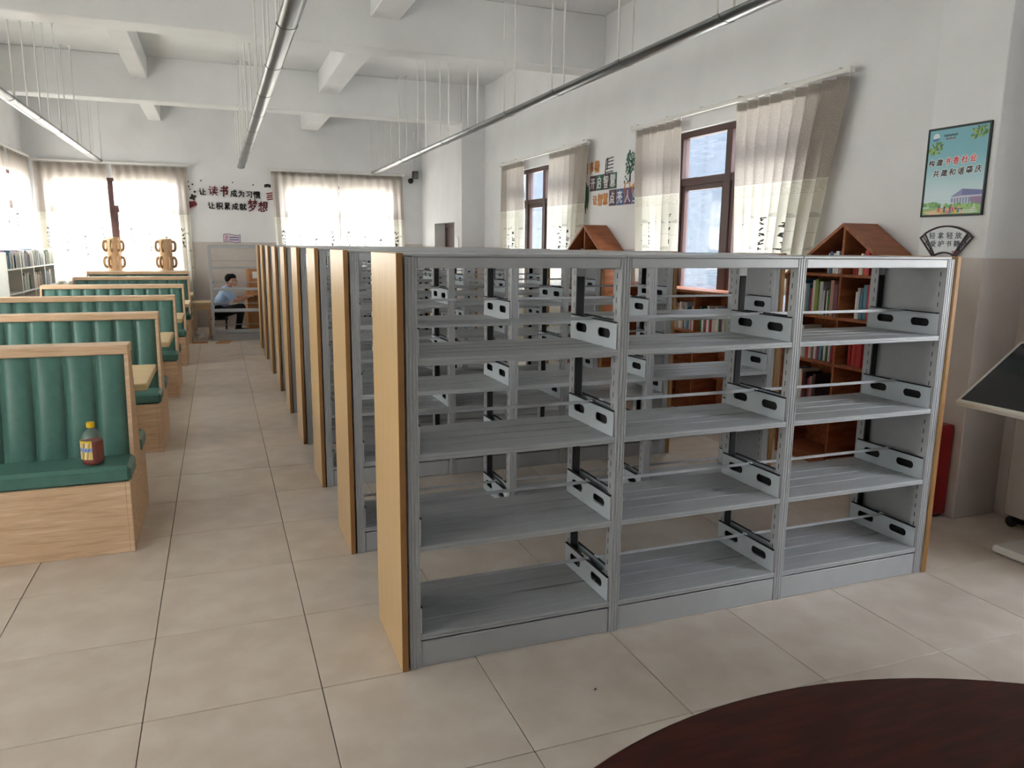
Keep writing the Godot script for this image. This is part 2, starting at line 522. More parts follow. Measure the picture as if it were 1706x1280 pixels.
func make_room() -> void:
	# floor of 60 cm tiles with open joints
	var fl := struct("floor")
	part("screed", bx(Vector3(XL - 0.3, -0.2, ZF - 0.3), Vector3(XW + 0.3, -0.004, ZN + 0.3), 0.0), M.grout, fl)
	var S := 0.6007
	var tile := MB.new()
	tile.box(Vector3(0.0016, -0.012, 0.0016), Vector3(S - 0.0016, 0, S - 0.0016), 0.0016)
	var tm := tile.mesh()
	var rest := MB.new()
	for i in range(-5, 9):
		for j in range(-22, 10):
			var x := -0.9263 + i * S
			var z := -0.5966 + j * S
			var lo := Vector3(maxf(x, XL), 0, maxf(z, ZF))
			var hi := Vector3(minf(x + S, XW), 0, minf(z + S, ZN))
			if hi.x - lo.x < 0.01 or hi.z - lo.z < 0.01:
				continue
			var whole := hi.x - lo.x > S - 0.001 and hi.z - lo.z > S - 0.001
			if whole and z > -9.7 and z < 2.2:
				var o := part("tile", tm, M.tile[(i * 7 + j * 5 + 400 + (i * j) % 3) % 3], fl, Vector3(x, 0, z))
			else:
				rest.box(Vector3(lo.x + 0.0016, -0.012, lo.z + 0.0016), Vector3(hi.x - 0.0016, 0, hi.z - 0.0016), 0.0016)
	var r := part("tile_field", rest.mesh(), M.tile[1], fl)
	r.set_meta("kind", "stuff")

	# ceiling slab and beams
	var ce := struct("ceiling")
	slab("slab", ce, Vector3(XL - 0.3, YC, ZF - 0.3), Vector3(XW + 0.3, YC + 0.2, ZN + 0.3), M.ceiling)
	for b in [[-10.75, -10.4, 3.69], [-6.3, -5.97, 3.69], [-1.75, -1.4, 3.69], [2.9, 3.25, 3.69]]:
		slab("main_beam", ce, Vector3(XL, b[2], b[0]), Vector3(3.45 if b[0] < -10.0 else XW, YC, b[1]), M.ceiling, 0.01)
	for b in [[-1.64, -1.42], [1.06, 1.38]]:
		slab("cross_beam", ce, Vector3(b[0], 3.80, ZF), Vector3(b[1], YC, -10.75), M.ceiling, 0.01)
		for s in [[-10.4, -6.3], [-5.97, -1.75], [-1.4, 2.9]]:
			slab("cross_beam", ce, Vector3(b[0], 4.0, s[0]), Vector3(b[1], YC, s[1]), M.ceiling, 0.01)

	# walls with real thickness
	var w := struct("wall_far")
	wall_pieces(w, true, XL - 0.24, 3.45, ZF, ZF - 0.24, WF, YC, M.wall)
	w = struct("wall_left")
	wall_pieces(w, false, ZF - 0.24, ZN + 0.24, XL, XL - 0.24, WL, YC, M.wall)
	w = struct("wall_right")
	wall_pieces(w, false, -10.4, ZN + 0.24, XW, XW + 0.24, WR, YC, M.wall)
	w = struct("wall_near")
	wall_pieces(w, true, XL, XW, ZN, ZN + 0.24, WN, YC, M.wall)
	# the block beside the far door
	w = struct("wall_door_side")
	for s in [[-13.44, -12.2, 0.0, YC], [-12.2, -10.85, 2.03, YC], [-10.85, -10.4, 0.0, YC]]:
		slab("wall_section", w, Vector3(3.45, s[2], s[0]), Vector3(XW + 0.24, s[3], s[1]), M.wall)
	slab("wall_section", w, Vector3(3.75, 0, -12.2), Vector3(XW + 0.24, 2.03, -10.85), M.wall)
	# pillar with the poster
	w = struct("pillar")
	slab("shaft", w, Vector3(3.52, 0, -0.97), Vector3(XW, YC, -0.52), M.wall, 0.006)
	slab("dado", w, Vector3(3.512, 0, -0.978), Vector3(XW, 1.575, -0.512), M.dado, 0.004)

	# tiled dado round the walls
	w = struct("trim_1")
	for s in [[-10.4, -9.1, 1.59], [-9.1, -6.7, 0.9], [-6.7, -4.95, 1.59], [-4.95, -2.4, 0.9], [-2.4, -0.97, 1.58], [-0.52, 0.7, 1.575], [0.7, 3.4, 0.9], [3.4, ZN, 1.575]]:
		slab("dado_panel", w, Vector3(XW - 0.008, 0, s[0]), Vector3(XW, s[2], s[1]), M.dado, 0.002)
	w = struct("trim_2")
	for s in [[XL, -3.4, 1.63], [-3.4, -1.2, 0.9], [-1.2, 0.6, 1.63], [0.6, 2.85, 0.9], [2.85, 3.45, 1.63]]:
		slab("dado_panel", w, Vector3(s[0], 0, ZF), Vector3(s[1], s[2], ZF + 0.008), M.dado, 0.002)
	w = struct("trim_3")
	slab("dado_panel", w, Vector3(3.45, 0, -10.4), Vector3(XW, 1.59, -10.392), M.dado, 0.002)
	for s in [[ZF, -12.2], [-10.85, -10.4]]:
		slab("dado_panel", w, Vector3(3.442, 0, s[0]), Vector3(3.45, 1.6, s[1]), M.dado, 0.002)
	# far door
	var d := struct("door_1", Vector3(3.68, 0, -11.525))
	part("door_frame", bx(Vector3(-0.02, 0, -0.675), Vector3(0.05, 2.03, -0.60)), M.frame, d)
	part("door_frame", bx(Vector3(-0.02, 0, 0.60), Vector3(0.05, 2.03, 0.675)), M.frame, d)
	part("door_frame", bx(Vector3(-0.02, 1.95, -0.60), Vector3(0.05, 2.03, 0.60)), M.frame, d)
	for k in 2:
		var leaf := part("door_leaf", bx(Vector3(-0.005, 0.01, -0.6 + k * 0.602), Vector3(0.035, 1.948, -0.002 + k * 0.6)), M.frame, d)
		part("door_handle", bx(Vector3(-0.05, 0.98, -0.07 + k * 0.11), Vector3(-0.006, 1.0, -0.04 + k * 0.11)), M.galv, leaf)

	# neighbouring facade that the right-hand windows look on to
	var nb := thing("neighbour_building", "pale blue-grey tiled building outside the brown framed windows", "building", Vector3(9.6, 0, -12))
	part("facade", bx(Vector3(0, -1, -26), Vector3(4, 9, 18), 0.0), tri_mat(facade_tex(), Vector3.ONE * 0.5, 0.95, 0.1, true), nb)
	for z in [-8.0, -2.0, 4.0, 10.0, 15.0]:
		var fr := part("window_frame", bx(Vector3(-0.03, 3.4, z - 0.9), Vector3(0.02, 5.2, z + 0.9)), mat(c8(90, 96, 104), 0.5), nb)
		for k in 2:
			part("pane", bx(Vector3(-0.04, 3.47, z - 0.83 + k * 0.85), Vector3(-0.02, 5.13, z - 0.02 + k * 0.85), 0.0), mat(c8(60, 76, 92), 0.1), fr)

func facade_tex() -> ImageTexture:
	var im := Image.create(256, 256, false, Image.FORMAT_RGB8)
	im.fill(c8(44, 50, 59))
	for j in 32:
		for i in 8:
			var d := rng.randi_range(-4, 4)
			im.fill_rect(Rect2i(i * 32 + (j % 2) * 16, j * 8, 31, 7), c8(54 + d, 60 + d, 67 + d))
	return ImageTexture.create_from_image(im)

# ---------------------------------------------------------------- windows and curtains
# local frame: x along the wall, y up, z into the room; w wide, sill y0, head y1
func make_window(n: int, at: Vector3, turn: float, w: float, y0: float, y1: float, bars: Array, transom: float) -> void:
	var o := struct("window_%d" % n, at)
	o.rotation.y = turn
	var f := 0.06
	part("frame", bx(Vector3(0, y0, -0.04), Vector3(f, y1, 0.04)), M.frame, o)
	part("frame", bx(Vector3(w - f, y0, -0.04), Vector3(w, y1, 0.04)), M.frame, o)
	part("frame", bx(Vector3(f, y1 - f, -0.04), Vector3(w - f, y1, 0.04)), M.frame, o)
	part("frame", bx(Vector3(f, y0, -0.04), Vector3(w - f, y0 + f, 0.04)), M.frame, o)
	part("transom", bx(Vector3(f, transom, -0.038), Vector3(w - f, transom + 0.075, 0.038)), M.frame, o)
	var xs := [f]
	for b in bars:
		part("mullion", bx(Vector3(b - 0.045, y0 + f, -0.04), Vector3(b + 0.045, y1 - f, 0.045)), M.frame, o)
		xs.append(b - 0.045)
		xs.append(b + 0.045)
	xs.append(w - f)
	for i in range(0, xs.size(), 2):
		var a: float = xs[i]
		var b2: float = xs[i + 1]
		part("pane", bx(Vector3(a, transom + 0.075, -0.004), Vector3(b2, y1 - f, 0.004), 0.0), M.glass, o)
		var sash := MB.new()
		var s := 0.05
		sash.box(Vector3(a, y0 + f, -0.02), Vector3(a + s, transom, 0.03), 0.004)
		sash.box(Vector3(b2 - s, y0 + f, -0.02), Vector3(b2, transom, 0.03), 0.004)
		sash.box(Vector3(a + s, transom - s, -0.02), Vector3(b2 - s, transom, 0.03), 0.004)
		sash.box(Vector3(a + s, y0 + f, -0.02), Vector3(b2 - s, y0 + f + s, 0.03), 0.004)
		var so := part("sash", sash.mesh(), M.frame, o)
		part("pane", bx(Vector3(a + s, y0 + f + s, -0.004), Vector3(b2 - s, transom - s, 0.004), 0.0), M.glass, so)
	part("sill", bx(Vector3(-0.05, y0 - 0.03, -0.1), Vector3(w + 0.05, y0, 0.16)), M.white, o)

var curtain_mat: StandardMaterial3D
var header_mat: StandardMaterial3D

func make_curtain_material() -> void:
	var W := 512
	var H := 1024
	var im := Image.create(W, H, false, Image.FORMAT_RGB8)
	var f := FastNoiseLite.new()
	f.seed = 5
	f.frequency = 0.35
	var split := 270        # taupe above, cream below
	for y in H:
		for x in W:
			var k := f.get_noise_2d(x * 1.0, y * 0.5) * 0.10 + f.get_noise_2d(x * 0.3, y * 3.0) * 0.06
			var c := c8(200, 192, 184) if y < split else c8(234, 231, 220)
			if y >= split:
				k *= 0.25
			im.set_pixel(x, y, Color(c.r * (1 + k), c.g * (1 + k), c.b * (1 + k)))
	# woven stripes under the seam
	for k in 6:
		for x in W:
			if f.get_noise_2d(x * 0.4, k * 40.0) > -0.15:
				im.fill_rect(Rect2i(x, split + 8 + k * 6, 1, 2), c8(206, 200, 182))
	# ink print: calligraphy columns, hills, boats
	var ink := c8(52, 50, 48)
	var r2 := RandomNumberGenerator.new()
	r2.seed = 11
	for cx in [60, 190, 320, 450]:
		var yy: float = split + 88 + (cx % 3) * 22
		for k in 5:
			for q in 5:
				var p := Vector2(cx + r2.randf_range(-9, 9), yy + r2.randf_range(-8, 8))
				pen_line(im, p, p + Vector2(r2.randf_range(-9, 9), r2.randf_range(-8, 9)), 1.6, ink)
			yy += 24
		for k in 5:
			var y3: float = split + 110 + k * 48 + r2.randf_range(-8, 8)
			var x3: float = cx + 55 + r2.randf_range(-26, 20)
			pen_line(im, Vector2(x3 - 24, y3), Vector2(x3 + 24, y3 + 1), 0.8, c8(176, 174, 160))
			if k % 2 == 0:
				for q in 20:
					pen_line(im, Vector2(x3 - 20 + q * 2, y3), Vector2(x3 - 20 + q * 2, y3 - 12 * sin(q / 20.0 * PI)), 0.8, c8(204, 202, 190))
	for k in 60:
		var bx_ := r2.randf_range(0, W)
		var by := H - 150 + r2.randf_range(-60, 60)
		pen_line(im, Vector2(bx_, by), Vector2(bx_ + r2.randf_range(-6, 6), by - 30), 1.2, c8(150, 156, 130))
	var m := mat(Color.WHITE, 0.9, 0.0, 0.1)
	m.albedo_texture = ImageTexture.create_from_image(im)
	m.backlight_enabled = true
	m.backlight = Color(1, 1, 1)
	curtain_mat = m
	var h := mat(c8(112, 107, 101), 0.9, 0.0, 0.1)
	h.backlight_enabled = true
	h.backlight = grey(0.5)
	header_mat = h

# hangs from y = 0 down; local x along the rod, z into the room
func make_curtain(label: String, at: Vector3, turn: float, w: float, drop: float, foot0: float, foot1: float, pleats: int, amp: float, seed_: int, shown := 1.0) -> void:
	var o := thing("curtain", label, "curtain", at, turn, "two-tone curtains")
	var r := RandomNumberGenerator.new()
	r.seed = seed_
	var ph := []
	for i in pleats + 2:
		ph.append([r.randf_range(-0.12, 0.12), r.randf_range(0.65, 1.25)])
	var rows := []
	var head := []
	var nx := pleats * 10
	var ny := 16
	for j in ny + 1:
		var v := j / float(ny)
		var line := PackedVector3Array()
		for i in nx + 1:
			var u := i / float(nx)
			var k := mini(int(u * pleats), pleats - 1)
			var p: Array = ph[k]
			var ease_ := smoothstep(0.0, 0.25, v)
			var a: float = amp * lerpf(0.55, p[1], ease_)
			var x := lerpf(0.0, w, u) + lerpf(0.0, lerpf(foot0, foot1, u), v)
			var wave := sin(TAU * u * pleats + p[0] * ease_)
			var z: float = a * wave * (1.0 + 0.15 * sin(3.0 * v + k))
			x += 0.25 * amp * sin(2 * TAU * u * pleats) * ease_
			line.append(Vector3(x, -drop * v, z))
		rows.append(line)
	var m := MB.new()
	m.grid(rows)
	for i in m.uv.size():
		m.uv[i].y *= shown
	part("cloth", m.mesh(), curtain_mat, o)
	# stiff heading tape sewn behind the top
	for j in 2:
		var line := PackedVector3Array()
		for i in nx + 1:
			var q: Vector3 = rows[0][i].lerp(rows[1][i], (0.004 + 0.07 * j) / (drop / ny))
			line.append(q - Vector3(0, 0, 0.004))
		head.append(line)
	m = MB.new()
	m.grid(head)
	part("heading_tape", m.mesh(), header_mat, o)
	var hm := bxm(Vector3(0.012, 0.05, 0.012), 0.002)
	for k in pleats + 1:
		part("hook", hm, M.rod, o, Vector3(w * clampf(k / float(pleats), 0.01, 0.99), -0.015, 0))

func make_rod(label: String, at: Vector3, turn: float, w: float) -> void:
	var o := thing("curtain_rail", label, "curtain rail", at, turn)
	part("rail", bx(Vector3(0, 0, -0.02), Vector3(w, 0.035, 0.02), 0.005), M.rod, o)
	for s in [-0.025, w]:
		part("end_cap", bx(Vector3(s, -0.006, -0.026), Vector3(s + 0.025, 0.041, 0.026), 0.005), M.rod, o)
	var k := int(w / 0.6)
	for i in k + 1:
		part("wall_bracket", bx(Vector3(0.1 + i * (w - 0.2) / k - 0.015, 0.034, -0.055), Vector3(0.1 + i * (w - 0.2) / k + 0.015, 0.05, 0.022), 0.003), M.rod, o)

func make_windows() -> void:
	var tr := -PI / 2
	# right wall: local x runs towards +z
	make_window(1, Vector3(XW + 0.10, 0, WR[0][0]), tr, 2.4, 0.92, 2.77, [0.56, 1.23], 2.24)
	make_window(2, Vector3(XW + 0.10, 0, WR[1][0]), tr, 2.55, 0.92, 2.77, [0.62, 1.43], 2.24)
	make_rod("pale rail over the window between the door and the wall slogan", Vector3(XW - 0.10, 2.885, -9.32), tr, 3.15)
	make_rod("pale rail over the window beside the poster pillar", Vector3(XW - 0.10, 2.885, -5.05), tr, 3.12)
	make_curtain("narrow drawn-back curtain beside the far doorway", Vector3(XW - 0.10, 2.87, -9.25), tr, 0.94, 2.7, 0.02, 0.03, 7, 0.035, 1)
	make_curtain("curtain with green brush mark and orange slogan just beside it", Vector3(XW - 0.10, 2.87, -7.35), tr, 1.2, 2.7, 0.03, -0.30, 7, 0.035, 2)
	make_curtain("narrow curtain just beside the painted tree and hand", Vector3(XW - 0.10, 2.87, -4.98), tr, 0.88, 1.63, 0.14, 0.02, 6, 0.04, 3, 0.604)
	make_curtain("wide taupe and cream curtain between brown window and poster", Vector3(XW - 0.10, 2.87, -3.23), tr, 1.32, 1.63, 0.12, -0.33, 9, 0.04, 4, 0.604)
	# far wall: local x runs towards +x
	make_window(3, Vector3(WF[0][0], 0, ZF - 0.10), 0, 2.2, 0.92, 2.76, [1.05], 2.2)
	make_window(4, Vector3(WF[1][0], 0, ZF - 0.10), 0, 2.25, 0.92, 2.76, [1.12], 2.2)
	make_rod("pale rail over the window above the wooden towers", Vector3(-3.55, 3.0, ZF + 0.06), 0, 2.55)
	make_rod("pale rail over the wide window next to the red and black slogan", Vector3(0.42, 3.0, ZF + 0.10), 0, 2.62)
	make_curtain("glowing white curtain in the corner above the white bookcases", Vector3(-3.52, 2.985, ZF + 0.06), 0, 1.13, 2.85, 0.0, 0.06, 7, 0.024, 5, 0.87)
	make_curtain("glowing white curtain next to the puzzle piece stickers", Vector3(-2.30, 2.985, ZF + 0.06), 0, 1.26, 2.85, 0.28, 0.02, 8, 0.024, 6, 0.87)
	make_curtain("glowing white curtain next to the red word for dream", Vector3(0.45, 2.985, ZF + 0.10), 0, 1.28, 2.85, 0.10, 0.02, 8, 0.03, 7, 0.87)
	make_curtain("glowing white curtain next to the small security camera", Vector3(1.74, 2.985, ZF + 0.10), 0, 1.28, 2.85, 0.02, 0.06, 8, 0.03, 8, 0.87)
	# left wall: local x runs towards -z
	for k in 4:
		var a: float = WL[k][0]
		var b: float = WL[k][1]
		make_window(5 + k, Vector3(XL - 0.10, 0, b), PI / 2, b - a, 0.92, 2.76, [(b - a) / 2], 2.2)
	make_rod("pale rail on the wall behind the white bookcases", Vector3(XL + 0.10, 3.04, -9.75), PI / 2, 3.3)
	make_curtain("glowing white curtain hanging behind the white bookcases of books", Vector3(XL + 0.10, 3.025, -11.6), PI / 2, 1.42, 2.85, 0.0, 0.0, 9, 0.03, 9)
	make_curtain("white curtain behind the white bookcase furthest from the corner", Vector3(XL + 0.10, 3.025, -9.8), PI / 2, 1.6, 2.85, 0.0, 0.0, 9, 0.03, 10)
	var beside := ["the fourth booth bench", "the bottle bench", "the round table"]
	for k in 3:
		make_rod("pale rail on the side wall level with " + beside[k], Vector3(XL + 0.08, 3.0, WL[k + 1][1] + 0.1), PI / 2, 3.3)
		make_curtain("drawn side wall curtain level with %s, half towards the entrance" % beside[k], Vector3(XL + 0.08, 2.985, WL[k + 1][1] + 0.05), PI / 2, 1.45, 2.85, 0.0, 0.0, 9, 0.03, 20 + k)
		make_curtain("drawn side wall curtain level with %s, half towards the white bookcases" % beside[k], Vector3(XL + 0.08, 2.985, WL[k + 1][1] - 1.7), PI / 2, 1.45, 2.85, 0.0, 0.0, 9, 0.03, 30 + k)
	make_rod("pale rail over the window behind the touch screen", Vector3(XW - 0.10, 2.885, 0.55), tr, 3.0)
	make_curtain("drawn-back curtain behind the touch screen beside the pillar", Vector3(XW - 0.10, 2.87, 0.6), tr, 0.4, 2.7, 0.0, 0.0, 5, 0.04, 41)
	make_curtain("drawn-back curtain behind the touch screen away from the pillar", Vector3(XW - 0.10, 2.87, 2.2), tr, 1.3, 2.7, 0.0, 0.0, 8, 0.04, 42)
	make_window(9, Vector3(XW + 0.10, 0, WR[2][0]), tr, 2.7, 0.92, 2.77, [0.9, 1.8], 2.24)

# ---------------------------------------------------------------- steel shelving
const POSTS := [0.03, 0.890, 1.755, 2.632]
const LEVELS := [0.136, 0.495, 0.854, 1.213]
const SH := 1.5865
const SD := 0.45

func shelf_meshes() -> void:
	if cache.has("post"):
		return
	# fluted post, 44 x 50 mm, front towards +z
	var m := MB.new()
	m.t = Transform3D(Basis(Vector3.RIGHT, Vector3.FORWARD, Vector3.UP), Vector3.ZERO)    # polygon y becomes -z, extrusion goes up
	var pl := PackedVector2Array()
	for p in [[-22, 50], [-22, 3], [-20, 0], [-16, 0], [-15, 3], [-11, 3], [-10, 0], [-3, 0], [-2, 3], [2, 3], [3, 0], [10, 0], [11, 3], [15, 3], [16, 0], [20, 0], [22, 3], [22, 50]]:
		pl.append(Vector2(p[0], p[1]) / 1000.0)
	m.prism(pl, 0, SH - 0.012)
	cache.post = m.mesh()
	# rows of hook slots on both sides of a post
	m = MB.new()
	for s in [-1.0, 1.0]:
		for k in 29:
			var y := 0.15 + k * 0.048
			m.box(Vector3(s * 0.0219 - 0.0006, y, -0.034), Vector3(s * 0.0219 + 0.0006, y + 0.022, -0.030), 0.0)
	cache.slots = m.mesh()
	# shelf bracket: 4 mm plate with two long holes, 0.43 deep, 0.105 high; local x = depth (0 at the front)
	m = MB.new()
	var holes := [[0.052, 0.158], [0.262, 0.368]]
	var y0 := 0.038
	var y1 := 0.076
	var H := 0.104
	var L := 0.42
	var th := 0.002
	m.box(Vector3(0, 0, -th), Vector3(L, y0, th), 0.0)
	m.box(Vector3(0, y1, -th), Vector3(L, H, th), 0.0)
	var at := 0.0
	for h in holes:
		m.box(Vector3(at, y0, -th), Vector3(h[0], y1, th), 0.0)
		var c := 0.018
		for sx in [0, 1]:
			for sy in [0, 1]:
				var cx: float = h[sx]
				var cy: float = [y0, y1][sy]
				var dx: float = c if sx == 0 else -c
				var dy: float = c if sy == 0 else -c
				m.prism(PackedVector2Array([Vector2(cx, cy), Vector2(cx + dx, cy), Vector2(cx + dx * 0.62, cy + dy * 0.08), Vector2(cx + dx * 0.3, cy + dy * 0.3), Vector2(cx + dx * 0.08, cy + dy * 0.62), Vector2(cx, cy + dy)]), -th, th)
		at = h[1]
	m.box(Vector3(at, y0, -th), Vector3(L, y1, th), 0.0)
	# pressed rim round the plate and the seat of the tie bar
	m.prism(PackedVector2Array([Vector2(0.19, 0.10), Vector2(0.235, 0.10), Vector2(0.224, 0.114), Vector2(0.201, 0.114)]), -th * 2, th * 2)
	cache.bracket = m.mesh()
	cache.bracket_trim = bx(Vector3(0.004, 0.1035, -0.005), Vector3(L - 0.004, 0.109, 0.005), 0.001)
	# shelf boards, one front half per bay width; profile in (depth, height), extruded along x
	for i in 3:
		var w: float = POSTS[i + 1] - POSTS[i] - 0.046
		m = MB.new()
		m.t = Transform3D(Basis(Vector3.FORWARD, Vector3.UP, Vector3.RIGHT), Vector3.ZERO)     # polygon x runs to -z, extrusion to +x
		pl = PackedVector2Array()
		for p in [[0, -22], [10, -22], [10, -20], [1.5, -20], [1.5, -13], [3, -12], [3, -10], [1.5, -9], [1.5, -2], [3, 0], [120, 0], [124, 2.0], [128, 0], [212, 0], [212, -18], [210, -18], [210, -3], [4, -3], [0, -9]]:
			pl.append(Vector2(p[0], p[1]) / 1000.0)
		pl = PackedVector2Array()
		for p in [[3, -23], [0, -21], [0, -13], [2.5, -12], [2.5, -10], [0, -9], [0, -2], [2, 0], [118, 0], [121, 2.2], [126, 2.2], [129, 0], [213, 0], [213, -16], [3, -16]]:
			pl.append(Vector2(p[0], p[1]) / 1000.0)
		m.prism(pl, 0, w)
		cache["board%d" % i] = m.mesh()
		cache["rod%d" % i] = bx(Vector3(0, -0.007, -0.003), Vector3(w, 0.007, 0.003), 0.0015)
		cache["kick%d" % i] = bx(Vector3(0, 0, -0.01), Vector3(w, 0.106, 0), 0.003)
		cache["fascia%d" % i] = bx(Vector3(0, 0, -0.012), Vector3(w, 0.04, 0), 0.003)
		cache["sheet%d" % i] = bx(Vector3(-0.022, 0, -SD + 0.002), Vector3(w + 0.022, 0.011, 0.002), 0.003)
	cache.hole_shade = bxm(Vector3(0.006, 0.05, SD - 0.105), 0.001)
	cache.panel = bx(Vector3(-0.027, 0, -SD - 0.004), Vector3(-0.003, SH + 0.002, 0.006), 0.003)
	cache.panel_band = bx(Vector3(-0.0265, 0.001, 0.0055), Vector3(-0.0035, SH + 0.001, 0.0075), 0.0009)
	cache.end_sheet = bx(Vector3(-0.0022, 0.02, -SD + 0.05), Vector3(0.0, SH - 0.04, -0.05), 0.0)

func make_row(label: String, at: Vector3, ends: Array, group: String) -> void:
	shelf_meshes()
	var o := thing("steel_bookshelf", label, "bookshelf", at, 0, group)
	for i in 4:
		var x: float = POSTS[i]
		for rear in 2:
			var p := part("post", cache.post, M.steel, o, Vector3(x, 0, 0.0 if rear == 0 else -SD), Vector3(0, PI * rear, 0))
			part("hook_slots", cache.slots, M.slot, p).set_meta("kind", "stuff")
		part("cross_tie", bxm(Vector3(0.03, 0.04, SD - 0.1), 0.003), M.steel, o, Vector3(x, 0.05, -SD / 2))
		part("cross_tie", bxm(Vector3(0.03, 0.04, SD - 0.1), 0.003), M.steel, o, Vector3(x, SH - 0.06, -SD / 2))
		part("channel_shade", bxm(Vector3(0.034, SH - 0.2, 0.006), 0.001), M.rubber_and_shade, o, Vector3(x, 0.1, -SD + 0.052))  # black strip painted in for the shade inside the rear post channel
	for i in 3:
		var x0: float = POSTS[i] + 0.023
		var x1: float = POSTS[i + 1] - 0.023
		for y in LEVELS:
			part("shelf_board", cache["board%d" % i], M.board, o, Vector3(x0, y, -0.004))
			part("shelf_board", cache["board%d" % i], M.board, o, Vector3(x1, y, -SD + 0.004), Vector3(0, PI, 0))
			for s in 2:
				var br := part("shelf_bracket", cache.bracket, M.bracket, o, Vector3(x0 + 0.004 if s == 0 else x1 - 0.004, y + 0.0005, -0.012), Vector3(0, PI / 2, 0))
				part("rubber_edge", cache.bracket_trim, M.rubber_and_shade, br)
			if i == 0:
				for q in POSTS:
					part("bracket_hole_shade", cache.hole_shade, M.slot, o, Vector3(q, y + 0.03, -SD / 2))  # added dark plate standing in for the shade seen through bracket holes
			part("tie_bar", cache["rod%d" % i], M.steel, o, Vector3(x0, y + 0.106, -0.2245))
		for s in 2:
			var zz := -0.006 if s == 0 else -SD + 0.016
			part("kick_plate", cache["kick%d" % i], M.steel, o, Vector3(x0, 0, zz))
			part("fascia", cache["fascia%d" % i], M.steel, o, Vector3(x0, SH - 0.052, -0.002 if s == 0 else -SD + 0.014))
		part("top_cover", cache["sheet%d" % i], M.steel, o, Vector3(x0, SH - 0.0115, 0))
	for e in 2:
		if ends[e]:
			var root := part("end_panel", cache.panel, M.panel_wood, o, Vector3(0.003 if e == 0 else 2.689, 0, 0))
			part("edge_band", cache.panel_band, M.panel_edge, root)
			part("end_sheet", cache.end_sheet, M.steel, o, Vector3(0.01 if e == 0 else 2.655, 0, 0))

func make_shelving() -> void:
	var zs := [0.0, -1.197, -2.39, -3.58, -4.80, -6.0, -7.23, -8.5, -9.75]
	var nth := ["nearest the round dark table", "second back from the round dark table", "third back from the round dark table", "fourth back from the round dark table", "fifth back from the round dark table", "sixth back from the round dark table", "seventh back from the round dark table", "eighth back from the round dark table", "last before the seated person's shelf"]
	nth[0] = "fully visible beside the round dark table"
	for k in 9:
		make_row("grey steel double-sided bookshelf with wood end panels, " + nth[k], Vector3(0, 0, zs[k]), [true, true], "rows of empty steel shelving")
	make_row("grey steel bookshelf without wood panel, set across the aisle before the person", Vector3(-0.75, 0, -10.95), [false, true], "rows of empty steel shelving")

# ---------------------------------------------------------------- booth seating
func channel_mesh(w: float, h: float) -> ArrayMesh:     # one padded upright roll, lower edge at y 0, bulging to +z
	var m := MB.new()
	var rows := []
	for j in 9:
		var v := j / 8.0
		var line := PackedVector3Array()
		for i in 9:
			var u := i / 8.0
			var bulge := (0.35 + 0.65 * pow(maxf(sin(PI * u), 0.0), 0.5)) * (0.0 if i == 0 or i == 8 else 1.0) * pow(clampf(sin(PI * lerpf(0.02, 0.98, v)), 0.0, 1.0), 0.16)
			line.append(Vector3((u - 0.5) * w, (1.0 - v) * h, 0.034 * bulge))
		rows.append(line)
	m.grid(rows)
	m.face(Vector3(-w / 2, 0, -0.01), Vector3(w / 2, 0, -0.01), Vector3(w / 2, h, -0.01), Vector3(-w / 2, h, -0.01), Vector3.FORWARD)
	return m.mesh()

func cushion_mesh(l: float, d: float, h: float) -> ArrayMesh:    # rounded slab, x -l..0, y 0..h, z 0..d
	var m := MB.new()
	m.box(Vector3(-l, 0, 0), Vector3(0, h, d), 0.018)
	m.box(Vector3(-l - 0.001, 0.012, -0.001), Vector3(0.001, 0.018, d + 0.001), 0.001)
	return m.mesh()

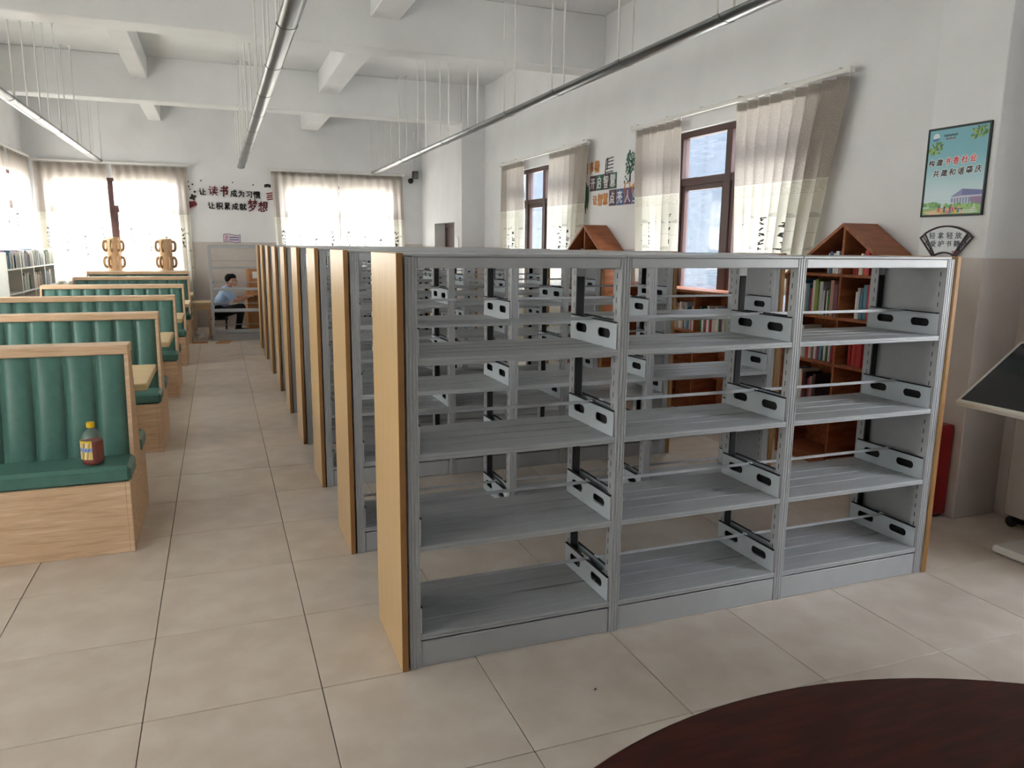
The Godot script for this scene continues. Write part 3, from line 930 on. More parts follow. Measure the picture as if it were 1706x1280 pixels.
const BL := 1.66
func make_bench(label: String, x: float, front: float, top: float, double_: bool) -> void:
	var o := thing("booth_bench", label, "bench", Vector3(x, 0, front), 0, "green booth benches")
	var d := 0.87 if double_ else 0.45
	var zb := -0.435 if double_ else -0.42      # middle of the back
	part("plinth", bx(Vector3(-BL, 0, -d), Vector3(-0.022, 0.385, 0), 0.003), M.oak, o)
	for s in [0.0, -BL - 0.0]:
		part("end_panel", bx(Vector3(s - 0.022, 0, -d - 0.002), Vector3(s, 0.387, 0.002), 0.003), M.oak, o)
		var pl := PackedVector2Array([Vector2(zb - 0.175, 0.387), Vector2(zb + 0.175, 0.387), Vector2(zb + 0.07, top - 0.01), Vector2(zb - 0.07, top - 0.01)])
		if not double_:
			pl = PackedVector2Array([Vector2(zb - 0.03, 0.387), Vector2(zb + 0.175, 0.387), Vector2(zb + 0.07, top - 0.01), Vector2(zb - 0.03, top - 0.01)])
		var m := MB.new()
		m.t = Transform3D(Basis(Vector3.BACK, Vector3.UP, Vector3.LEFT), Vector3(s, 0, 0))
		m.prism(pl, 0.0, 0.02)
		part("back_end_board", m.mesh(), M.oak, o)
	part("seat_cushion", cushion_mesh(BL, 0.27, 0.085), M.vinyl, o, Vector3(0.008, 0.386, -0.262))
	if double_:
		part("seat_cushion", cushion_mesh(BL, 0.27, 0.085), M.vinyl, o, Vector3(0.008, 0.386, -d - 0.008))
	# back core and padded channels
	var core := MB.new()
	core.t = Transform3D(Basis(Vector3.BACK, Vector3.UP, Vector3.LEFT), Vector3(-0.022, 0, 0))
	var zr := zb - 0.16 if double_ else zb - 0.03
	var zr2 := zb - 0.05 if double_ else zb - 0.03
	core.prism(PackedVector2Array([Vector2(zr, 0.387), Vector2(zb + 0.16, 0.387), Vector2(zb + 0.05, top - 0.052), Vector2(zr2, top - 0.052)]), 0.0, BL - 0.042)
	part("back_core", core.mesh(), M.vinyl, o)
	var n := 11
	var cw := (BL - 0.042) / n
	var hh := top - 0.052 - 0.46
	var tilt := atan2(0.11, top - 0.457)
	if not cache.has("channel%.2f" % top):
		cache["channel%.2f" % top] = channel_mesh(cw, hh / cos(tilt))
	for side in (2 if double_ else 1):
		var s := 1.0 if side == 0 else -1.0
		for k in n:
			var cx := -0.021 - cw * (k + 0.5)
			part("back_channel", cache["channel%.2f" % top], M.vinyl, o, Vector3(cx, 0.455, zb + s * 0.142), Vector3(-tilt, 0.0 if side == 0 else PI, 0))
	part("top_rail", bx(Vector3(-BL - 0.004, top - 0.052, zb - (0.085 if double_ else 0.03)), Vector3(0.004, top, zb + 0.085), 0.005), M.oak, o)

func make_booth_table(label: String, x: float, z: float) -> void:
	var o := thing("booth_table", label, "table", Vector3(x, 0, z), 0, "booth tables")
	part("table_top", bx(Vector3(-1.62, 0.69, -0.42), Vector3(0, 0.738, 0.42), 0.006), M.oak_top, o)
	for s in [-1.3, -0.35]:
		part("leg", bxm(Vector3(0.08, 0.67, 0.08), 0.006), M.rod, o, Vector3(s, 0.02, 0))
		part("foot", bxm(Vector3(0.36, 0.02, 0.36), 0.006), M.rod, o, Vector3(s, 0, 0))

func make_booths() -> void:
	var b := [[-1.09, -1.62, 1.06], [-1.075, -3.70, 1.06], [-1.055, -5.98, 1.05], [-1.05, -8.2, 1.06], [-1.06, -10.62, 1.065], [-1.10, -12.36, 1.09]]
	var l := ["green channelled booth bench with wood base and a bottle on its seat", "green channelled booth bench directly behind the one with the bottle", "third green booth bench counting from the bottle bench", "fourth green booth bench counting from the bottle bench", "fifth green booth bench counting from the bottle bench", "green booth bench against the far window sill below the wooden towers"]
	for k in 6:
		make_bench(l[k], b[k][0], b[k][1], b[k][2], k < 5)
	var t := ["first pale wood table behind the bottle bench", "second pale wood table counting from the bottle bench", "third pale wood table counting from the bottle bench", "fourth pale wood table counting from the bottle bench", "pale wood table before the bench at the far window"]
	for k in 5:
		var z0: float = b[k][1] - 0.87
		var z1: float = b[k + 1][1]
		make_booth_table(t[k], b[k][0] + 0.03, (z0 + z1) / 2 + 0.1)

# ---------------------------------------------------------------- suspended trunking
func make_trunking() -> void:
	var y := 3.0
	var runs := [[-2.44, "slim galvanised trunking hung above the booth benches"], [-0.10, "rounded dark galvanised trunking hung above the aisle"], [2.37, "slim galvanised trunking hung in front of the curtained brown windows"]]
	# profile, 110 wide and 70 high, rounded below
	var pl := PackedVector2Array()
	for k in 17:
		var a := PI + PI * k / 16.0
		pl.append(Vector2(cos(a) * 0.064, sin(a) * 0.034))
	pl.append(Vector2(0.064, 0.008))
	pl.append(Vector2(-0.064, 0.008))
	var m := MB.new()
	m.prism(pl, 0.004, 1.231)
	var sec := m.mesh()
	m = MB.new()
	var pj := PackedVector2Array()
	for p in pl:
		pj.append(p * 1.07)
	m.prism(pj, -0.03, 0.03)
	var joint := m.mesh()
	var rod := MB.new()
	rod.tube(Vector3.ZERO, Vector3(0, YC - y - 0.008, 0), 0.009, 0.009, 8)
	rod.lathe([Vector2(0, YC - y - 0.03), Vector2(0.022, YC - y - 0.03), Vector2(0.022, YC - y - 0.008), Vector2(0, YC - y - 0.008)], 10)
	var rm := rod.mesh()
	for r in runs:
		var o := thing("cable_trunking", r[1], "trunking", Vector3(r[0], y, 0), 0, "suspended trunking runs")
		for k in 11:
			var z := -12.64 + k * 1.235
			part("trunk_section", sec, M.galv, o, Vector3(0, 0, z))
			part("joint_sleeve", joint, M.galv, o, Vector3(0, 0, z))
			var beam := (z > -10.8 and z < -10.35) or (z > -6.35 and z < -5.92) or (z > -1.8 and z < -1.35)
			if not beam:
				for s in [-0.06, 0.06]:
					part("hanger_rod", rm, M.rod, o, Vector3(s, 0.008, z))
			else:
				for s in [-0.06, 0.06]:
					var short := MB.new()
					short.tube(Vector3.ZERO, Vector3(0, 3.69 - y - 0.008, 0), 0.009, 0.009, 8)
					part("hanger_rod", short.mesh(), M.rod, o, Vector3(s, 0.008, z))

# ---------------------------------------------------------------- books
const BOOK_COLOURS := ["dark red", "coral red", "cream", "white", "navy", "pale blue", "green", "lime green", "yellow", "black", "purple", "pink", "silver grey", "brown"]
var book_mats := []
var book_meshes := []

func book_kit() -> void:
	if book_mats:
		return
	for c in [[176, 40, 44], [206, 70, 66], [228, 222, 206], [240, 238, 230], [58, 92, 132], [96, 148, 170], [70, 118, 84], [150, 172, 96], [228, 176, 72], [60, 52, 58], [138, 92, 120], [196, 150, 132], [210, 214, 220], [122, 74, 50]]:
		book_mats.append(mat(c8(c[0], c[1], c[2]), 0.45))
	for s in [[0.018, 0.205, 0.145], [0.022, 0.22, 0.15], [0.028, 0.235, 0.165], [0.02, 0.19, 0.135], [0.034, 0.25, 0.17]]:
		var m := MB.new()
		# two covers, a rounded spine at +z and a page block set back between them
		m.box(Vector3(-s[0] / 2, 0, -s[2]), Vector3(-s[0] / 2 + 0.002, s[1], 0), 0.0)
		m.box(Vector3(s[0] / 2 - 0.002, 0, -s[2]), Vector3(s[0] / 2, s[1], 0), 0.0)
		m.box(Vector3(-s[0] / 2, 0, -0.004), Vector3(s[0] / 2, s[1], 0.002), 0.002)
		m.box(Vector3(-s[0] / 2 + 0.002, 0.004, -s[2] + 0.004), Vector3(s[0] / 2 - 0.002, s[1] - 0.004, -0.004), 0.0)
		book_meshes.append([m.mesh(), s])

# books from a to b along local +x of a shelf whose front points along turn
func fill_books(origin: Vector3, turn: float, a: float, b: float, choose: Array, label: String, group: String, tall := 1.0) -> void:
	book_kit()
	var x := a
	var basis_ := Basis(Vector3.UP, turn)
	while true:
		var k := rng.randi_range(0, book_meshes.size() - 1)
		var s: Array = book_meshes[k][1]
		if x + s[0] > b:
			break
		var hue: int = choose[rng.randi_range(0, choose.size() - 1)]
		var o := solo("book", book_meshes[k][0], book_mats[hue], origin + basis_ * Vector3(x + s[0] / 2, 0.0, rng.randf_range(-0.02, 0.0)), Vector3(0, turn, 0))
		o.scale = Vector3(1, tall * rng.randf_range(0.94, 1.06), 1)
		tag(o, BOOK_COLOURS[hue] + " " + label, "book", group)
		x += s[0] + rng.randf_range(0.001, 0.004)

# ---------------------------------------------------------------- house-shaped bookcases
func make_house(label: String, z: float, peak: float, where: String, fills: Array) -> void:
	# local x along the wall (towards the poster), z out into the room
	var o := thing("house_bookcase", label, "bookcase", Vector3(XW - 0.016, 0, z), -PI / 2, "house-shaped bookcases")
	var hw := 0.55
	var d := 0.30
	var ev := peak - 0.37
	var t := 0.02
	part("side_panel", bx(Vector3(-hw, 0, 0), Vector3(-hw + t, ev, d), 0.002), M.red_wood, o)
	part("side_panel", bx(Vector3(hw - t, 0, 0), Vector3(hw, ev, d), 0.002), M.red_wood, o)
	var m := MB.new()
	m.prism(PackedVector2Array([Vector2(-hw + t, 0), Vector2(hw - t, 0), Vector2(hw - t, ev), Vector2(0, peak - 0.03), Vector2(-hw + t, ev)]), 0.0, 0.008)
	part("back_panel", m.mesh(), M.red_wood, o)
	part("divider", bx(Vector3(-t / 2, 0.08, 0.01), Vector3(t / 2, peak - 0.025, d - 0.004), 0.002), M.red_wood, o)
	for y in [0.06, 0.42, 0.77, 1.11, 1.42]:
		for s in [[-hw + t, -t / 2], [t / 2, hw - t]]:
			part("shelf", bx(Vector3(s[0], y, 0.01), Vector3(s[1], y + t, d - 0.004), 0.002), M.red_wood, o)
	part("kick_board", bx(Vector3(-hw + t, 0, d - 0.04), Vector3(hw - t, 0.06, d - 0.02), 0.002), M.red_wood, o)
	var sl := Vector2(hw + 0.03, 0.37 + 0.02)
	var nrm := Vector2(sl.y, sl.x).normalized() * 0.022
	for s in [-1.0, 1.0]:
		m = MB.new()
		m.prism(PackedVector2Array([Vector2(0, peak - 0.026), Vector2(s * sl.x, peak - 0.026 - sl.y), Vector2(s * (sl.x + nrm.x * 0.2), peak - sl.y), Vector2(0, peak)]), 0.0, d + 0.015)
		part("roof_board", m.mesh(), M.red_wood, o)
	for f in fills:
		fill_books(Vector3(XW - 0.016 - 0.25, f[0] + t, z), -PI / 2, f[1], f[2], f[3], f[4] % where, "books in house bookcases", f[5])

func make_houses() -> void:
	var mix := [0, 1, 2, 2, 3, 3, 4, 5, 5, 6, 7, 9, 10, 11, 11, 12, 12]
	var red := [0, 1, 0, 0]
	var pale := [2, 3, 12, 5, 11, 1]
	make_house("reddish wood house-shaped bookcase with pitched roof beside the poster pillar", -1.63, 1.80, "bookcase beside the poster pillar", [
		[1.42, -0.20, -0.03, [2, 3, 4, 12, 5], "book under the roof of the house %s", 0.66], [1.42, 0.06, 0.22, [0, 1, 2], "book under the gable of the house %s", 0.66],
		[1.11, -0.52, -0.06, mix, "book on the upper shelf of the house %s", 1.0], [1.11, 0.10, 0.50, pale, "book in the upper wing of the house %s", 1.0],
		[0.77, -0.52, -0.05, mix, "book on the middle shelf of the house %s", 1.0], [0.77, 0.08, 0.50, red, "book of a matching set in the house %s", 1.05],
		[0.42, -0.52, -0.20, mix, "book on the lower shelf of the house %s", 1.0]])
	make_house("reddish wood house-shaped bookcase with pitched roof under the painted slogan", -5.76, 1.875, "bookcase under the painted slogan", [
		[1.42, -0.2, -0.06, pale, "book under the roof of the house %s", 0.66],
		[1.11, -0.5, -0.1, mix, "book on the upper shelf of the house %s", 1.0], [1.11, 0.05, 0.45, mix, "book in the upper wing of the house %s", 1.0],
		[0.77, 0.05, 0.48, mix, "book on the middle shelf of the house %s", 1.0]])
	# low reddish shelf under the window between the two houses
	var o := thing("low_bookcase", "low reddish wood bookcase under the brown window between the house bookcases", "bookcase", Vector3(XW - 0.016, 0, -3.75), -PI / 2)
	part("top_board", bx(Vector3(-1.05, 1.20, 0), Vector3(1.05, 1.225, 0.32), 0.003), M.red_wood, o)
	part("back_panel", bx(Vector3(-1.05, 0.0, 0), Vector3(1.05, 1.20, 0.008), 0.0), M.red_wood, o)
	for x in [-1.05, -0.36, 0.34, 1.03]:
		part("upright", bx(Vector3(x, 0, 0.008), Vector3(x + 0.02, 1.20, 0.30), 0.002), M.red_wood, o)
	for y in [0.06, 0.44, 0.82]:
		for k in 3:
			part("shelf", bx(Vector3(-1.03 + k * 0.695, y, 0.008), Vector3(-0.36 + k * 0.695, y + 0.02, 0.295), 0.002), M.red_wood, o)
	for y in [0.82]:
		for k in [1, 2]:
			fill_books(Vector3(XW - 0.27, y + 0.02, -3.75), -PI / 2, -1.02 + k * 0.695, -0.45 + k * 0.695 + (k % 2) * 0.06, mix if k != 1 else pale, "book on the low bookcase under the brown window", "books under the window")

# ---------------------------------------------------------------- white bookcases on the left
func make_white_cases() -> void:
	var z0 := -12.62
	var colours := [[4, 5, 12, 10, 2], [2, 12, 3, 6, 11], [6, 12, 4, 3], [10, 12, 5, 3]]
	var names := ["in the corner by the glowing curtain", "next to the one in the corner", "third from the curtained corner", "fourth from the curtained corner"]
	var short := ["in the corner", "next to the corner one", "third from the corner", "fourth from the corner"]
	for k in 4:
		var zc := z0 + 0.4 + k * 0.8
		var o := thing("white_bookcase", "white edged low bookcase of books, " + names[k], "bookcase", Vector3(XL + 0.14, 0, zc), PI / 2, "white bookcases")
		for s in [-0.4, 0.378]:
			part("side_panel", bx(Vector3(s, 0, 0), Vector3(s + 0.022, 1.46, 0.26), 0.002), M.white_lam, o)
			part("edge_strip", bx(Vector3(s - 0.001, 0, 0.26), Vector3(s + 0.023, 1.46, 0.272), 0.002), M.white_lam, o)
		part("back_panel", bx(Vector3(-0.378, 0, 0), Vector3(0.378, 1.44, 0.01), 0.0), M.tan_lam, o)
		for y in [0.08, 0.53, 0.87, 1.21]:
			part("shelf", bx(Vector3(-0.378, y, 0.01), Vector3(0.378, y + 0.022, 0.272), 0.003), M.white_lam, o)
		part("kick_board", bx(Vector3(-0.378, 0, 0.2), Vector3(0.378, 0.08, 0.22), 0.002), M.white_lam, o)
		for y in ([0.87, 1.21] if k < 3 else [1.21]):
			var ch: Array = colours[(k + (1 if y > 1.0 else 0)) % 4]
			var label: String = "book on the %s shelf of the white bookcase " % ("top" if y > 1.0 else "second") + short[k]
			fill_books(Vector3(XL + 0.14 + 0.25, y + 0.022, zc), PI / 2, -0.37, 0.24 + 0.03 * k, ch, label, "books in the white bookcases", 0.98)

# ---------------------------------------------------------------- words on the walls
func make_wall_words() -> void:
	var black := mat(c8(30, 28, 28), 0.5)
	var wine := mat(c8(112, 26, 44), 0.5)
	var pink := mat(c8(214, 170, 176), 0.5)
	# far wall: 让读书成为习惯 / 让积累成就梦想
	var o := thing("wall_slogan", "black and dark red Chinese slogan in raised letters on the far wall", "wall lettering", Vector3(0, 0, ZF))
	var put := func(ch: String, x: float, y: float, w: float, h: float, pen: float, m: Material, slant: float) -> void:
		part("character", glyph(ch, w, h, pen, 0.012, slant), m, o, Vector3(x, y, 0.001))
	var x := -0.855
	put.call("让", -0.86, 2.49, 0.13, 0.145, 0.017, black, 0.0)
	put.call("读", -0.70, 2.49, 0.18, 0.20, 0.017, wine, 0.06)
	put.call("书", -0.50, 2.48, 0.17, 0.21, 0.026, wine, 0.06)
	for k in 4:
		put.call("成为习惯"[k], -0.305 + k * 0.14, 2.475 - k * 0.004, 0.13, 0.145, 0.017, black, 0.0)
	for k in 5:
		put.call("让积累成就"[k], -0.715 + k * 0.141, 2.24 - k * 0.003, 0.13, 0.145, 0.017, black, 0.0)
	put.call("梦", -0.01, 2.215, 0.18, 0.24, 0.022, wine, 0.08)
	put.call("想", 0.185, 2.21, 0.18, 0.21, 0.022, wine, 0.08)
	# dots, puzzle piece and books of the slogan
	var m := MB.new()
	m.tube(Vector3.ZERO, Vector3(0, 0.012, 0), 1.0, 1.0, 14)
	for d in [[-1.045, 2.735, 0.02], [-0.96, 2.69, 0.017], [-1.03, 2.65, 0.016], [-1.01, 2.60, 0.012], [-0.93, 2.555, 0.02], [-0.81, 2.765, 0.012], [-0.25, 2.75, 0.012], [0.12, 2.72, 0.013]]:
		var b := MB.new()
		b.tube(Vector3.ZERO, Vector3(0, 0, 0.012), d[2], d[2], 12)
		part("dot", b.mesh(), black, o, Vector3(d[0], d[1], 0.001))
	var pz := MB.new()
	pz.box(Vector3(-0.035, -0.03, 0), Vector3(0.035, 0.03, 0.012), 0.003)
	for d in [[0.0, 0.04], [0.0, -0.04], [0.045, 0.0], [-0.045, 0.0]]:
		pz.tube(Vector3(d[0], d[1], 0), Vector3(d[0], d[1], 0.012), 0.021, 0.021, 10)
	part("puzzle_piece", pz.mesh(), black, o, Vector3(-0.965, 2.455, 0.001), Vector3(0, 0, 0.35))
	var bk := MB.new()
	bk.prism(PackedVector2Array([Vector2(-0.08, 0.0), Vector2(0.05, 0.06), Vector2(0.07, 0.085), Vector2(0.03, 0.15), Vector2(-0.02, 0.135), Vector2(-0.085, 0.14)]), 0, 0.012)
	part("open_book", bk.mesh(), wine, o, Vector3(-0.965, 2.245, 0.001))
	bk = MB.new()
	bk.prism(PackedVector2Array([Vector2(-0.08, -0.03), Vector2(0.06, 0.045), Vector2(0.06, 0.06), Vector2(-0.08, -0.012)]), 0, 0.012)
	part("page_edge", bk.mesh(), pink, o, Vector3(-0.965, 2.245, 0.001))
	for k in 4:
		bk = MB.new()
		bk.stroke([Vector2(0, 0), Vector2(0.10, 0.02)], 0.022, 0, 0.012)
		part("stacked_book", bk.mesh(), wine, o, Vector3(0.375 - (k % 2) * 0.012, 2.45 + k * 0.037, 0.001))
	bk = MB.new()
	bk.prism(PackedVector2Array([Vector2(0.0, 0.0), Vector2(0.06, 0.015), Vector2(0.12, 0.0), Vector2(0.12, 0.06), Vector2(0.06, 0.075), Vector2(0.0, 0.06)]), 0, 0.012)
	part("book_mark", bk.mesh(), black, o, Vector3(0.325, 2.675, 0.001))

	# small wavy notice on the far wall
	var nt := thing("wall_notice", "small white notice with wavy dark border low on the far wall", "sign", Vector3(-0.315, 1.70, ZF + 0.001))
	var wv := PackedVector2Array()
	var wv2 := PackedVector2Array()
	for k in 17:
		var u := k / 16.0
		wv.append(Vector2(-0.155 + 0.31 * u, -0.075 + 0.010 * sin(u * TAU)))
		wv2.append(Vector2(-0.145 + 0.29 * u, -0.063 + 0.010 * sin(u * TAU)))
	for k in 17:
		var u := 1.0 - k / 16.0
		wv.append(Vector2(-0.155 + 0.31 * u, 0.08 + 0.012 * sin(u * TAU)))
		wv2.append(Vector2(-0.145 + 0.29 * u, 0.068 + 0.012 * sin(u * TAU)))
	m = MB.new()
	m.prism(wv, 0, 0.008)
	part("border", m.mesh(), mat(c8(120, 104, 122), 0.5), nt)
	m = MB.new()
	m.prism(wv2, 0.004, 0.010)
	part("face", m.mesh(), mat(c8(208, 198, 212), 0.5), nt)
	for k in 2:
		m = MB.new()
		m.stroke([Vector2(-0.04, 0.02 - k * 0.045), Vector2(0.125, 0.02 - k * 0.045)], 0.016, 0.009, 0.0125)
		part("text_line", m.mesh(), mat(c8(84, 80, 128), 0.5), nt)
	m = MB.new()
	for k in 4:
		m.stroke([Vector2(-0.125 + k * 0.014, -0.045), Vector2(-0.10 + k * 0.006, 0.05)], 0.007, 0.009, 0.0125)
	part("blossom_drawing", m.mesh(), mat(c8(206, 120, 150), 0.5), nt)

	# right wall: 用书籍 / 开启智慧 / 让智慧点亮人生   (local x towards the poster)
	var orange := mat(c8(222, 150, 84), 0.5)
	var s := thing("painted_slogan", "colourful Chinese slogan of orange words and square tiles beside a tree", "wall lettering", Vector3(XW, 0, 0), -PI / 2)
	var tone := {"plum": mat(c8(74, 40, 58), 0.5), "green": mat(c8(40, 96, 76), 0.5), "navy": mat(c8(52, 82, 140), 0.5), "violet": mat(c8(96, 62, 98), 0.5)}
	var wh := mat(c8(232, 230, 232), 0.5)
	for k in 3:
		part("character", glyph("用书籍"[k], 0.125, 0.145, 0.014, 0.010), orange, s, Vector3(-6.455 + k * 0.155, 2.515 + k * 0.004, 0.001))
	for k in 4:
		var tk := part("word_tile", bx(Vector3(0, 0, 0), Vector3(0.158, 0.186, 0.008), 0.001), tone[["plum", "green", "plum", "green"][k]], s, Vector3(-6.255 + k * 0.175, 2.305, 0.001))
		part("character", glyph("开启智慧"[k], 0.125, 0.150, 0.014, 0.004), wh, tk, Vector3(0.016, 0.018, 0.0075))
	for k in 3:
		part("character", glyph("让智慧"[k], 0.12, 0.145, 0.014, 0.010), orange, s, Vector3(-6.17 + k * 0.137, 2.118, 0.001))
	for k in 4:
		var tk := part("word_tile", bx(Vector3(0, 0, 0), Vector3(0.165, 0.186, 0.008), 0.001), tone[["plum", "navy", "violet", "navy"][k]], s, Vector3(-5.735 + k * 0.186, 2.105, 0.001))
		part("character", glyph("点亮人生"[k], 0.13, 0.150, 0.014, 0.004), wh, tk, Vector3(0.016, 0.018, 0.0075))
	# stack of books drawn in black line
	m = MB.new()
	for k in 4:
		m.stroke([Vector2(0.02 + 0.012 * k, 0.04 * k), Vector2(0.19, 0.04 * k + 0.006)], 0.010, 0, 0.008)
	m.stroke([Vector2(0.0, 0.0), Vector2(0.02, 0.15), Vector2(0.06, 0.165), Vector2(0.045, 0.03)], 0.008, 0, 0.008)
	m.stroke([Vector2(0.02, 0.15), Vector2(0.19, 0.165)], 0.010, 0, 0.008)
	m.stroke([Vector2(0.0, 0.0), Vector2(0.0, -0.02), Vector2(0.19, -0.012)], 0.008, 0, 0.008)
	part("book_stack_drawing", m.mesh(), black, s, Vector3(-5.86, 2.505, 0.001))
	# tree over a hand
	m = MB.new()
	m.prism(PackedVector2Array([Vector2(-0.014, 0), Vector2(0.016, 0), Vector2(0.012, 0.14), Vector2(0.05, 0.2), Vector2(0.044, 0.205), Vector2(0.006, 0.16), Vector2(-0.03, 0.2), Vector2(-0.035, 0.196), Vector2(-0.006, 0.12)]), 0, 0.006)
	part("tree_trunk", m.mesh(), black, s, Vector3(-5.255, 2.355, 0.001))
	var leafm := MB.new()
	leafm.prism(PackedVector2Array([Vector2(0, -0.018), Vector2(0.009, 0), Vector2(0, 0.02), Vector2(-0.009, 0)]), 0, 0.006)
	var leaf := leafm.mesh()
	var greens := [mat(c8(38, 104, 78), 0.5), mat(c8(84, 150, 116), 0.5), mat(c8(28, 62, 54), 0.5)]
	for k in 64:
		var a := rng.randf() * TAU
		var q := sqrt(rng.randf()) * 0.125
		part("leaf", leaf, greens[k % 3], s, Vector3(-5.255 + cos(a) * q * 0.85, 2.575 + sin(a) * q, 0.001 + (k % 5) * 0.0012), Vector3(0, 0, rng.randf_range(-0.9, 0.9)))
	for k in 6:
		part("leaf", leaf, greens[k % 3], s, Vector3(-5.38 + k * 0.016, 2.36 + (k * 37 % 5) * 0.03, 0.001), Vector3(0, 0, rng.randf_range(-0.9, 0.9)))
	m = MB.new()
	m.prism(PackedVector2Array([Vector2(-0.02, 0.0), Vector2(0.10, 0.06), Vector2(0.18, 0.14), Vector2(0.2, 0.11), Vector2(0.2, 0.0), Vector2(0.1, -0.06), Vector2(0.0, -0.05)]), 0, 0.006)
	part("hand_drawing", m.mesh(), orange, s, Vector3(-5.24, 2.28, 0.001))
	m = MB.new()
	m.stroke([Vector2(-0.15, -0.06), Vector2(-0.12, 0.05), Vector2(-0.02, 0.055), Vector2(0.0, -0.03), Vector2(-0.15, -0.06)], 0.011, 0, 0.007)
	part("book_outline", m.mesh(), orange, s, Vector3(-5.24, 2.29, 0.001))
	# green brush stroke half behind the curtain
	m = MB.new()
	m.prism(PackedVector2Array([Vector2(-0.07, 0.02), Vector2(-0.05, -0.06), Vector2(-0.03, 0.0), Vector2(0.0, -0.1), Vector2(0.02, -0.01), Vector2(0.05, -0.04), Vector2(0.075, 0.08), Vector2(0.07, 0.2), Vector2(0.05, 0.26), Vector2(0.03, 0.22), Vector2(0.0, 0.3), Vector2(-0.03, 0.23), Vector2(-0.06, 0.25)]), 0, 0.005)
	part("brush_mark", m.mesh(), mat(c8(14, 92, 62), 0.6), s, Vector3(-6.37, 2.13, 0.001))

# ---------------------------------------------------------------- poster
func make_poster() -> void:
	var W := 512
	var H := 650
	var im := Image.create(W, H, false, Image.FORMAT_RGB8)
	var top := c8(128, 188, 202)
	var low := c8(206, 228, 234)
	for y in H:
		im.fill_rect(Rect2i(0, y, W, 1), top.lerp(low, smoothstep(0.25, 0.8, y / float(H))))
	var r := RandomNumberGenerator.new()
	r.seed = 21
	# leaves in two corners
	for k in 64:
		var c := Vector2(r.randf_range(0, 120), r.randf_range(100, 180)) if k < 36 else Vector2(r.randf_range(375, 500), r.randf_range(14, 90))
		var a := r.randf() * TAU
		var d := Vector2(cos(a), sin(a)) * r.randf_range(16, 27)
		var nn := d.orthogonal() * 0.45
		pen_poly(im, [c - d, c + nn, c + d, c - nn], [c8(92, 132, 62), c8(128, 164, 84), c8(70, 108, 56), c8(160, 186, 112)][k % 4])
	# emblem and small heading
	dab(im, 62, 52, 28, c8(226, 236, 238))
	pen_poly(im, [Vector2(28, 66), Vector2(96, 60), Vector2(84, 78), Vector2(44, 84)], c8(72, 122, 176))
	for k in 7:
		im.fill_rect(Rect2i(132 + k * 17, 40 + (k % 2) * 2, 13, 16), c8(40, 66, 74))
		if k < 5:
			im.fill_rect(Rect2i(150 + k * 17, 66 + (k % 2) * 2, 12, 13), c8(190, 74, 70) if k % 2 else c8(58, 80, 88))
	# the two lines
	var line := "构建书香社会"
	for k in 6:
		var c := c8(206, 42, 50) if k >= 2 else c8(34, 34, 44)
		pen_glyph(im, line[k], 12 + k * 72, 222 - k * 2, 56, 7.5, c8(236, 240, 240), 0.1)
	for k in 6:
		var c := c8(206, 42, 50) if k >= 2 else c8(34, 34, 44)
		pen_glyph(im, line[k], 12 + k * 72, 222 - k * 2, 56, 3.4, c, 0.1)
	line = "共建和谐肇庆"
	for k in 6:
		pen_glyph(im, line[k], 62 + k * 72, 304 - k * 2, 56, 7.5, c8(232, 238, 240), 0.1)
	for k in 6:
		pen_glyph(im, line[k], 62 + k * 72, 304 - k * 2, 56, 3.4, c8(34, 34, 44), 0.1)
	# building, trees and readers
	pen_poly(im, [Vector2(250, 560), Vector2(250, 516), Vector2(340, 460), Vector2(512, 478), Vector2(512, 560)], c8(132, 140, 186))
	pen_poly(im, [Vector2(340, 460), Vector2(512, 478), Vector2(512, 512), Vector2(340, 516)], c8(106, 112, 168))
	pen_poly(im, [Vector2(250, 520), Vector2(340, 512), Vector2(512, 512), Vector2(512, 522), Vector2(250, 530)], c8(206, 206, 222))
	for k in 6:
		im.fill_rect(Rect2i(268 + k * 24, 530, 9, 70), c8(214, 210, 218))
		im.fill_rect(Rect2i(278 + k * 24, 530, 13, 66), c8(120, 146, 180))
	im.fill_rect(Rect2i(420, 524, 92, 80), c8(148, 120, 156))
	for k in 60:
		var x := r.randf_range(0, 512)
		var hgt := 36.0 if x < 130 else 20.0
		dab(im, x, 600 - r.randf_range(0, hgt), r.randf_range(8, 18), [c8(124, 180, 96), c8(96, 158, 84), c8(160, 200, 120)][k % 3])
	pen_poly(im, [Vector2(0, 600), Vector2(512, 592), Vector2(512, 650), Vector2(0, 650)], c8(150, 190, 116))
	pen_poly(im, [Vector2(0, 626), Vector2(240, 600), Vector2(330, 606), Vector2(160, 650), Vector2(60, 650)], c8(226, 196, 150))
	for k in 9:
		var p := Vector2(150 + k * 25, 590 + (k * 13 % 5) * 6)
		pen_poly(im, [p + Vector2(-12, 40), p + Vector2(-9, 8), p + Vector2(9, 8), p + Vector2(12, 40)], [c8(214, 96, 88), c8(226, 180, 90), c8(92, 100, 120), c8(220, 130, 96), c8(150, 96, 140)][k % 5])
		dab(im, p.x, p.y, 9, [c8(96, 64, 54), c8(222, 176, 146)][k % 2])
	for k in 5:
		pen_line(im, Vector2(410 + k * 12, 640 - k * 14), Vector2(480 - k * 8, 632 - k * 14), 3.0, c8(238, 240, 242))
	for k in 11:
		im.fill_rect(Rect2i(330 + k * 11, 618, 8, 9), c8(226, 232, 228))
		im.fill_rect(Rect2i(330 + k * 11, 633, 8, 9), c8(226, 232, 228))
	var o := thing("poster", "teal poster with building and red and black writing on the pillar", "poster", Vector3(3.52, 0, 0), -PI / 2)
	var pm := mat(Color.WHITE, 0.35)
	pm.albedo_texture = ImageTexture.create_from_image(im)
	var m := MB.new()
